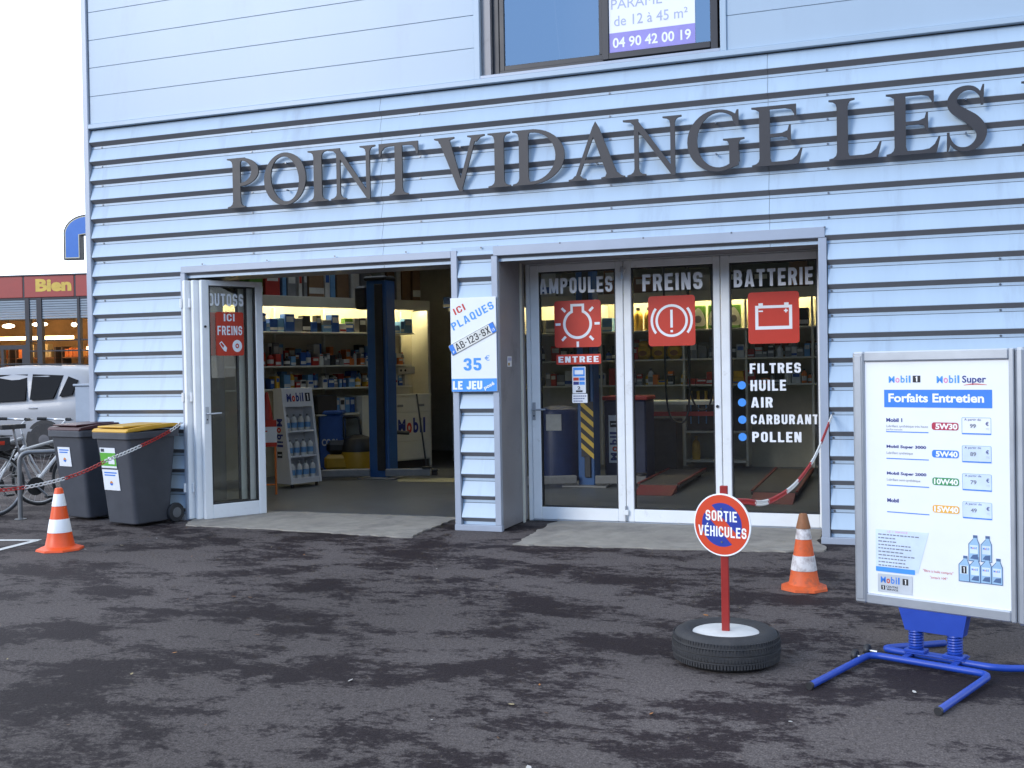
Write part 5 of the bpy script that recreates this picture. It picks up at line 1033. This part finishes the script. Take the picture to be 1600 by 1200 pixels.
for i in range(5):
    t = thing('tool', 'yellow handled tool on the dark panel behind the right door', 'tool', tuple(TR @ Vector((2.50+i*.11, .07, .6))), 0, 'yellow handled tools')
    b = B(); b.tube([(0, 0, .36), (0, 0, .52)], .022, PM['yellow'], 8); b.build('grip', t); b = B(); b.tube([(0, 0, .36), (0, 0, .05)], .010, PM['light blue'], 6); b.build('shaft', t)
bottle(TR, 2.56, .12, .13, .06, .34, 'yellow', 'standing under the tool panel', 'oil bottles under the tool panel', 'yellow', 'yellow')
bottle(TR, 1.92, .1, 1.213, .05, .24, 'white', 'standing tall on the third shelf behind the middle door', 'tall white bottles', 'grey', 'grey')

# base cabinets with the oil name
t = thing('tool_cabinet', 'cream drawer cabinet with large blue and red lettering behind the lift post', 'cabinet', tuple(TS @ Vector((1.58, -.10, 0))), AS)
b = B(); b.box(0, 1.24, 0, .45, .13, 1.10, CREAM, .006); b.box(-.01, 1.25, -.015, .46, 1.10, 1.125, CREAM, .005); b.box(.03, 1.21, .05, .42, 0.012, .13, DARKB); b.build('carcass', t)
for z0, z1 in ((.86, 1.08), (.42, .845), (.15, .405)): b = B(); b.box(.36, 1.22, -.012, 0, z0, z1, CREAM, .004); b.build('drawer_front', t)
for x in (.66, 1.05): b = B(); b.box(x-.05, x+.05, -.03, -.012, .94, .975, PM['grey'], .004); b.build('handle', t)
b = B(); mobil(b, .62, 1.12, .54, .77, -.014, NAVY, RED, .04); b.build('lettering', t)
# lift posts
def post(label, loc, h, stripes, hw=.15):
    t = thing('lift_post', label, 'car lift', loc, 0, 'posts of the car lifts')
    b = B(); b.box(-hw, hw, -.14, .14, .02, h, POSTB, .012); b.build('column', t)
    b = B(); b.box(-.02, hw-.045, -.165, -.141, .12, h-.05, BLKP, .01); b.build('carriage_slot', t)
    if stripes:
        b = B(); YS = mat('hazard_yellow', (.60, .40, .04), .5)
        b.box(-.055, hw, -.172, -.166, .38, 1.06, BLACK)
        for k in range(5):
            z = .40+k*.13; b.shape([(1, [(-.055, z+.09), (-.055, z+.155), (hw, z+.015), (hw, z-.05)])], -.1735, None, YS)
        b.build('hazard_stripes', t)
    else:
        b = B(); b.box(-hw-.03, hw+.01, -.17, .17, h, h+.06, BLKP, .02); b.box(-.36, -.17, -.1, .1, h-.38, h-.06, BLKP, .03); b.build('motor_head', t)
        b = B(); b.tube([(.15, -.15, .12), (.15, -.15, h-.4)], .02, POSTB, 8); b.build('conduit', t)
    b = B(); b.box(-.28, .28, -.28, .28, .012, .03, PM['grey'], .004); b.build('base_plate', t)
    for s in (-1, 1):
        b = B(); A_ = Vector((s*.12, -.18, .10)); E_ = Vector((s*.80, -.52, .09)) if s < 0 else Vector((.72, -.02, .09))
        T2 = Matrix.Translation(A_) @ Matrix.Rotation(math.atan2(E_.y-A_.y, E_.x-A_.x), 4, 'Z'); ln = (E_-A_).length
        b.box(0, ln, -.05, .05, -.05, .05, PM['grey'], .01, T2); b.lathe([(.07, .05), (.07, .075), (.03, .08)], BLKP, 14, T2 @ Matrix.Translation((ln-.06, 0, 0))); b.build('lift_arm', t)
    return t
post('tall blue and black lift post in the open left bay', (-2.80, 4.15, 0), 2.72, False)
post('blue lift post with yellow and black stripes behind the entrance door', (.25, 3.75, 0), 2.72, True, .105)
# display cabinet
t = thing('oil_display', 'white sloping bottle display cabinet with oil lettering left in the open bay', 'display cabinet', (-3.361, 2.666, .012), math.radians(70))
WH2 = mat('white_cabinet', (.62, .63, .65), .4, 0, .05)
b = B(); w_, d_, hh = .50, .33, 1.27
yf = lambda z: .17*(z-.05)/(hh-.05)
for xa in (0, w_-.035):
    P = [(0, .05), (d_, .05), (d_, hh), (.17, hh)]
    V = [(x, y, z) for x in (xa, xa+.035) for y, z in P]; b.add(V, [(3, 2, 1, 0), (4, 5, 6, 7), (0, 1, 5, 4), (1, 2, 6, 5), (2, 3, 7, 6), (3, 0, 4, 7)], WH2)
b.box(.035, w_-.035, d_-.02, d_, .05, hh, WH2); b.box(.035, w_-.035, .012, d_-.02, .05, .12, WH2)
z0 = 1.03; b.add([(.035, yf(z0), z0), (w_-.035, yf(z0), z0), (w_-.035, .17, hh-.001), (.035, .17, hh-.001), (.035, d_-.02, z0), (w_-.035, d_-.02, z0), (w_-.035, d_-.02, hh-.001), (.035, d_-.02, hh-.001)], [(0, 1, 2, 3), (0, 4, 5, 1), (3, 2, 6, 7)], WH2); b.build('housing', t)
for z in (.38, .70): b = B(); b.box(.035, w_-.035, yf(z)+.012, d_-.02, z, z+.022, WH2, .003); b.build('shelf', t)
TL = math.atan2(.17, hh-.05)
b = B(Matrix.Translation((0, yf(1.06)-.003, 1.06)) @ Matrix.Rotation(-TL, 4, 'X')); mobil(b, .07, .34, .035, .15, 0, NAVY, RED, .04); one(b, .37, .45, .035, .145, 0); b.build('lettering', t)
b = B(Matrix.Translation((-.002, .17, .52)) @ Matrix.Rotation(-PI/2, 4, 'Z') @ Matrix.Rotation(PI/2, 4, 'Y')); mobil(b, -.36, .0, -.10, .02, 0, NAVY, RED, .04); one(b, .06, .14, -.10, .0, 0); b.build('side_lettering', t)
for x in (.05, w_-.05): b = B(); b.tube([(x, .05, 0), (x, .05, .05)], .02, BLKP, 8); b.build('castor', t)
TDp = frame((-3.361, 2.666, .012), math.radians(70))
for z in (.12, .402, .722):
    for k in range(4): bottle(TDp, .085+k*.11, yf(z)+.075, z, .040, .21, 'white', 'in the white sloping oil display cabinet', 'oil bottles in the display cabinet', 'grey', 'light blue')
# blue bin, dark box, vacuum, broom, warning sign
t = thing('oil_drum_bin', 'dark blue upright container with pale lettering beside the display cabinet', 'container', (-3.86, 4.22, .012), .30)
b = B(); b.box(0, .34, 0, .3, .012, .86, PM['blue'], .03); b.box(-.01, .35, -.01, .31, .86, .92, PM['blue'], .02); b.build('body', t); b = B(); b.text('COOL', .05, .30, .42, .52, -.002, PM['white'], .03); b.build('lettering', t)
t = thing('dark_box', 'black box on the low shelf above the dark blue container', 'box', tuple(TS @ Vector((.86, -.05, .882))), AS); b = B(); b.box(0, .34, 0, .25, 0, .27, BLKP, .015); b.build('case', t); b = B(); b.box(.02, .32, -.004, 0, .02, .25, DARKB); b.build('front', t)
b = B(TS); 
t = thing('low_shelf', 'low cream shelf board with upright carrying tins and a black box', 'shelf', tuple(TS @ Vector((.90, -.02, 0))), AS); b = B(); b.box(-.05, .66, -.04, .40, .858, .880, CREAM, .003); b.build('board', t); b = B(); b.box(0.36, .40, 0, .4, .012, .858, CREAM); b.build('upright', t)
VY = mat('vacuum_yellow', (.45, .26, .02), .4, 0, .08)
t = thing('vacuum_cleaner', 'yellow and black workshop vacuum cleaner on the floor in the open bay', 'vacuum cleaner', (-3.36, 4.46, .012), .3); t.scale = (1.2, 1.2, 1.25)
b = B(); b.lathe([(.10, .05), (.19, .06), (.21, .2), (.20, .27)], VY, 20); b.box(-.38, -.08, -.16, .16, .06, .24, VY, .04); b.build('tank', t)
b = B(); b.lathe([(.205, .27), (.21, .33), (.16, .42), (.04, .46)], BLKP, 20); b.box(-.36, .0, -.13, .13, .24, .40, BLKP, .05); b.build('motor_head', t)
b = B(); b.tube(bendpath([(-.16, 0, .42), (-.18, 0, .66), (.02, 0, .66), (.04, 0, .45)], .05), .016, BLKP, 8); b.build('handle', t)
b = B(); b.tube(spline([(.15, 0, .4), (.3, -.05, .5), (.45, .1, .47), (.6, .1, .46)], 6), .022, BLKP, 8); b.build('hose', t)
for x, y in ((-.34, -.13), (-.34, .13), (.13, -.14), (.13, .14)): b = B(Matrix.Translation((x, y, .04)) @ Matrix.Rotation(PI/2, 4, 'X')); b.lathe([(.005, -.02), (.04, -.02), (.04, .02), (.005, .02)], BLKP, 12); b.build('wheel', t)
t = thing('broom', 'black handled broom leaning on the cream drawer cabinet', 'broom', (-2.33, 4.55, .012), .2)
b = B(); b.tube([(0, 0, .08), (-.20, .30, 1.13)], .013, BLKP, 8); b.build('handle', t); b = B(); b.box(-.16, .16, -.03, .03, .05, .09, BLKP, .01); b.build('head', t); b = B(); b.box(-.15, .15, -.025, .025, 0, .05, DARKB, .008); b.build('bristles', t)
t = thing('floor_notice', 'red and white notice board on an orange leg in the open bay', 'notice board', (-3.29, 2.03, .012), .50)
b = B(); b.box(-.11, .11, -.01, .01, .58, .90, PAPER, .004); b.build('board', t); b = B(); b.box(-.11, .11, -.012, -.0105, .82, .90, RED); b.box(-.11, .11, -.012, -.0105, .58, .63, RED); b.box(-.10, .0, -.013, -.0105, .76, .775, RED); b.build('print', t)
b = B(); b.tube(bendpath([(-.09, 0, 0), (-.09, 0, .58)], .02), .013, PM['orange'], 8); b.tube([(.09, 0, 0), (.09, 0, .58)], .013, PM['orange'], 8); b.tube([(-.09, 0, .12), (.09, 0, .12)], .01, PM['orange'], 8); b.build('legs', t)
b = B(); b.lathe([(.07, .90), (.05, 1.05), (.02, 1.22), (.01, 1.24)], PM['red'], 14); b.build('topper', t)
# robot-like white unit on the cabinet (brake bleeder)
t = thing('white_machine', 'cream workshop machine with an angled arm standing on the drawer cabinet', 'machine', tuple(TS @ Vector((2.42, .16, 1.126))), AS)
b = B(); b.add([(-.13, -.1, 0), (.13, -.1, 0), (.13, .1, 0), (-.13, .1, 0), (-.09, -.07, .62), (.05, -.07, .62), (.05, .07, .62), (-.09, .07, .62)], [(3, 2, 1, 0), (4, 5, 6, 7), (0, 1, 5, 4), (1, 2, 6, 5), (2, 3, 7, 6), (3, 0, 4, 7)], mat('machine_cream', (.5, .48, .4), .4)); b.build('column', t)
b = B(); b.box(-.10, .22, -.13, -.06, .30, .42, mat('machine_cream', (.5, .48, .4), .4), .015); b.build('arm', t); b = B(); [b.tube([(x, -.135, .36), (x, -.13, .36)], .018, BLKP, 10) for x in (-.05, .03)]; b.build('knob', t)
# right bay: tank, cabinet, bench, hoses, ramps
t = thing('oil_tank', 'dark blue tank with a pale label behind the entrance door', 'tank', (-.34, 4.38, .012), .1)
b = B(); b.lathe([(.29, 0), (.31, .02), (.31, .88), (.29, .93), (.10, .97)], mat('tank_blue', (.012, .03, .11), .4, 0, .15), 28); b.build('drum', t); b = B(); b.box(-.10, .10, -.318, -.309, .66, .87, PM['white']); b.build('label_plate', t)
t = thing('oil_cabinet', 'dark blue cabinet with a vertical white oil sign behind the door stile', 'cabinet', (.50, 4.0, .012))
b = B(); b.box(-.12, .42, 0, .5, 0, 1.05, mat('cab_navy', (.012, .02, .06), .4), .02); b.build('housing', t); b = B(); b.box(-.06, .07, -.012, 0, .26, .86, PAPER, .003); s_ = b.build('sign_plate', t)
b = B(Matrix.Translation((.055, -.0135, .29)) @ Matrix.Rotation(-PI/2, 4, 'Y')); mobil(b, 0, .36, 0, .10, 0, NAVY, RED, .04); one(b, .42, .50, .0, .095, 0); b.build('lettering', t)
b = B(); b.box(-.14, .44, -.01, .5, 1.05, 1.10, PM['red'], .01); b.build('top', t)
t = thing('workbench', 'dark workbench with a red rail behind the middle glass door', 'workbench', (1.0, 5.0, .012))
b = B(); b.box(-.5, .75, 0, .6, .95, 1.0, CREAM, .005); b.build('top', t); b = B(); [b.box(x, x+.05, y, y+.05, 0, .95, DARKB) for x in (-.48, .68) for y in (.02, .53)]; b.box(-.45, .7, .02, .04, .8, .86, PM['red']); b.build('frame', t); b = B(); b.box(-.4, .1, .05, .5, .05, .75, DARKB, .01); b.build('drawer_unit', t)
t = thing('yellow_drum', 'small yellow canister on the floor behind the middle glass door', 'canister', (.74, 4.75, .012)); b = B(); b.lathe([(.10, .28), (.11, .29), (.11, .50), (.06, .54), (.03, .58)], PM['yellow'], 18); b.build('body', t); b = B(); b.lathe([(.12, 0), (.12, .28)], PM['grey'], 18); b.build('stand', t)
for i, (x, y, zt, zb) in enumerate(((1.15, 4.6, 2.0, .75), (1.42, 4.8, 1.9, .9))):
    t = thing('hanging_hose', ('long black hose looping in front of the shelves', 'short black hose hanging beside the tool panel')[i], 'hose', (x, y, zt)); b = B(); b.tube(spline([(-.10, 0, .9), (-.10, 0, 0), (-.08, 0, zb-zt+.25), (.05, .02, zb-zt), (.20, 0, zb-zt+.2), (.22, 0, .2), (.20, 0, .9)], 10), .013, BLKP, 8); b.build('tube', t); b = B(); b.box(-.13, .25, -.04, .04, .85, 1.38, BLKP, .01); b.build('reel', t)
RAMP = mat('ramp_red', (.16, .02, .018), .5, 0, .2, 6)
for i, (x, y, ln) in enumerate(((1.23, 2.85, 2.3), (2.60, 2.35, 3.0))):
    t = thing('car_ramp', ('dark red runway ramp on the floor behind the middle glass door', 'dark red runway ramp on the floor behind the right glass door')[i], 'car ramp', (x, y, .012))
    b = B(); b.add([(-.22, 0, .0), (.22, 0, 0), (.22, .35, .08), (-.22, .35, .08), (-.22, .35, 0), (.22, .35, 0)], [(0, 1, 2, 3), (0, 4, 5, 1), (1, 5, 2), (0, 3, 4)], RAMP); b.build('approach', t)
    b = B(); b.box(-.25, .25, .352, ln, .05, .09, DARKB, .01); b.box(-.25, -.22, .352, ln, .09, .105, RAMP); b.box(.22, .25, .352, ln, .09, .105, RAMP); b.build('runway', t); b = B(); [b.box(-.2, .2, yy, yy+.15, 0, .05, DARKB) for yy in (.5, ln-.3)]; b.build('support', t)
# partition with doorway beyond the shelves
t = thing('partition_wall', 'dim partition wall with a dark doorway between the two shelving walls', 'wall', (-2.86, 6.2, .012))
b = B(); b.box(0, 1.42, .55, .65, 0, 2.40, INW); b.box(0, 1.42, .45, .65, 2.40, 2.46, CREAM); b.build('partition', t); b = B(); b.box(.10, .85, .53, .548, 0, 2.1, DARKB, .004); b.build('door', t)
carton(frame((-2.8, 6.7, 0)), .02, .0, 2.475, .13, .1, .13, 'white', 'on the beam above the dark doorway', 'boxes above the doorway')
carton(frame((-2.8, 6.7, 0)), -.16, .0, 2.475, .16, .1, .18, 'blue', 'on the beam above the dark doorway', 'boxes above the doorway')
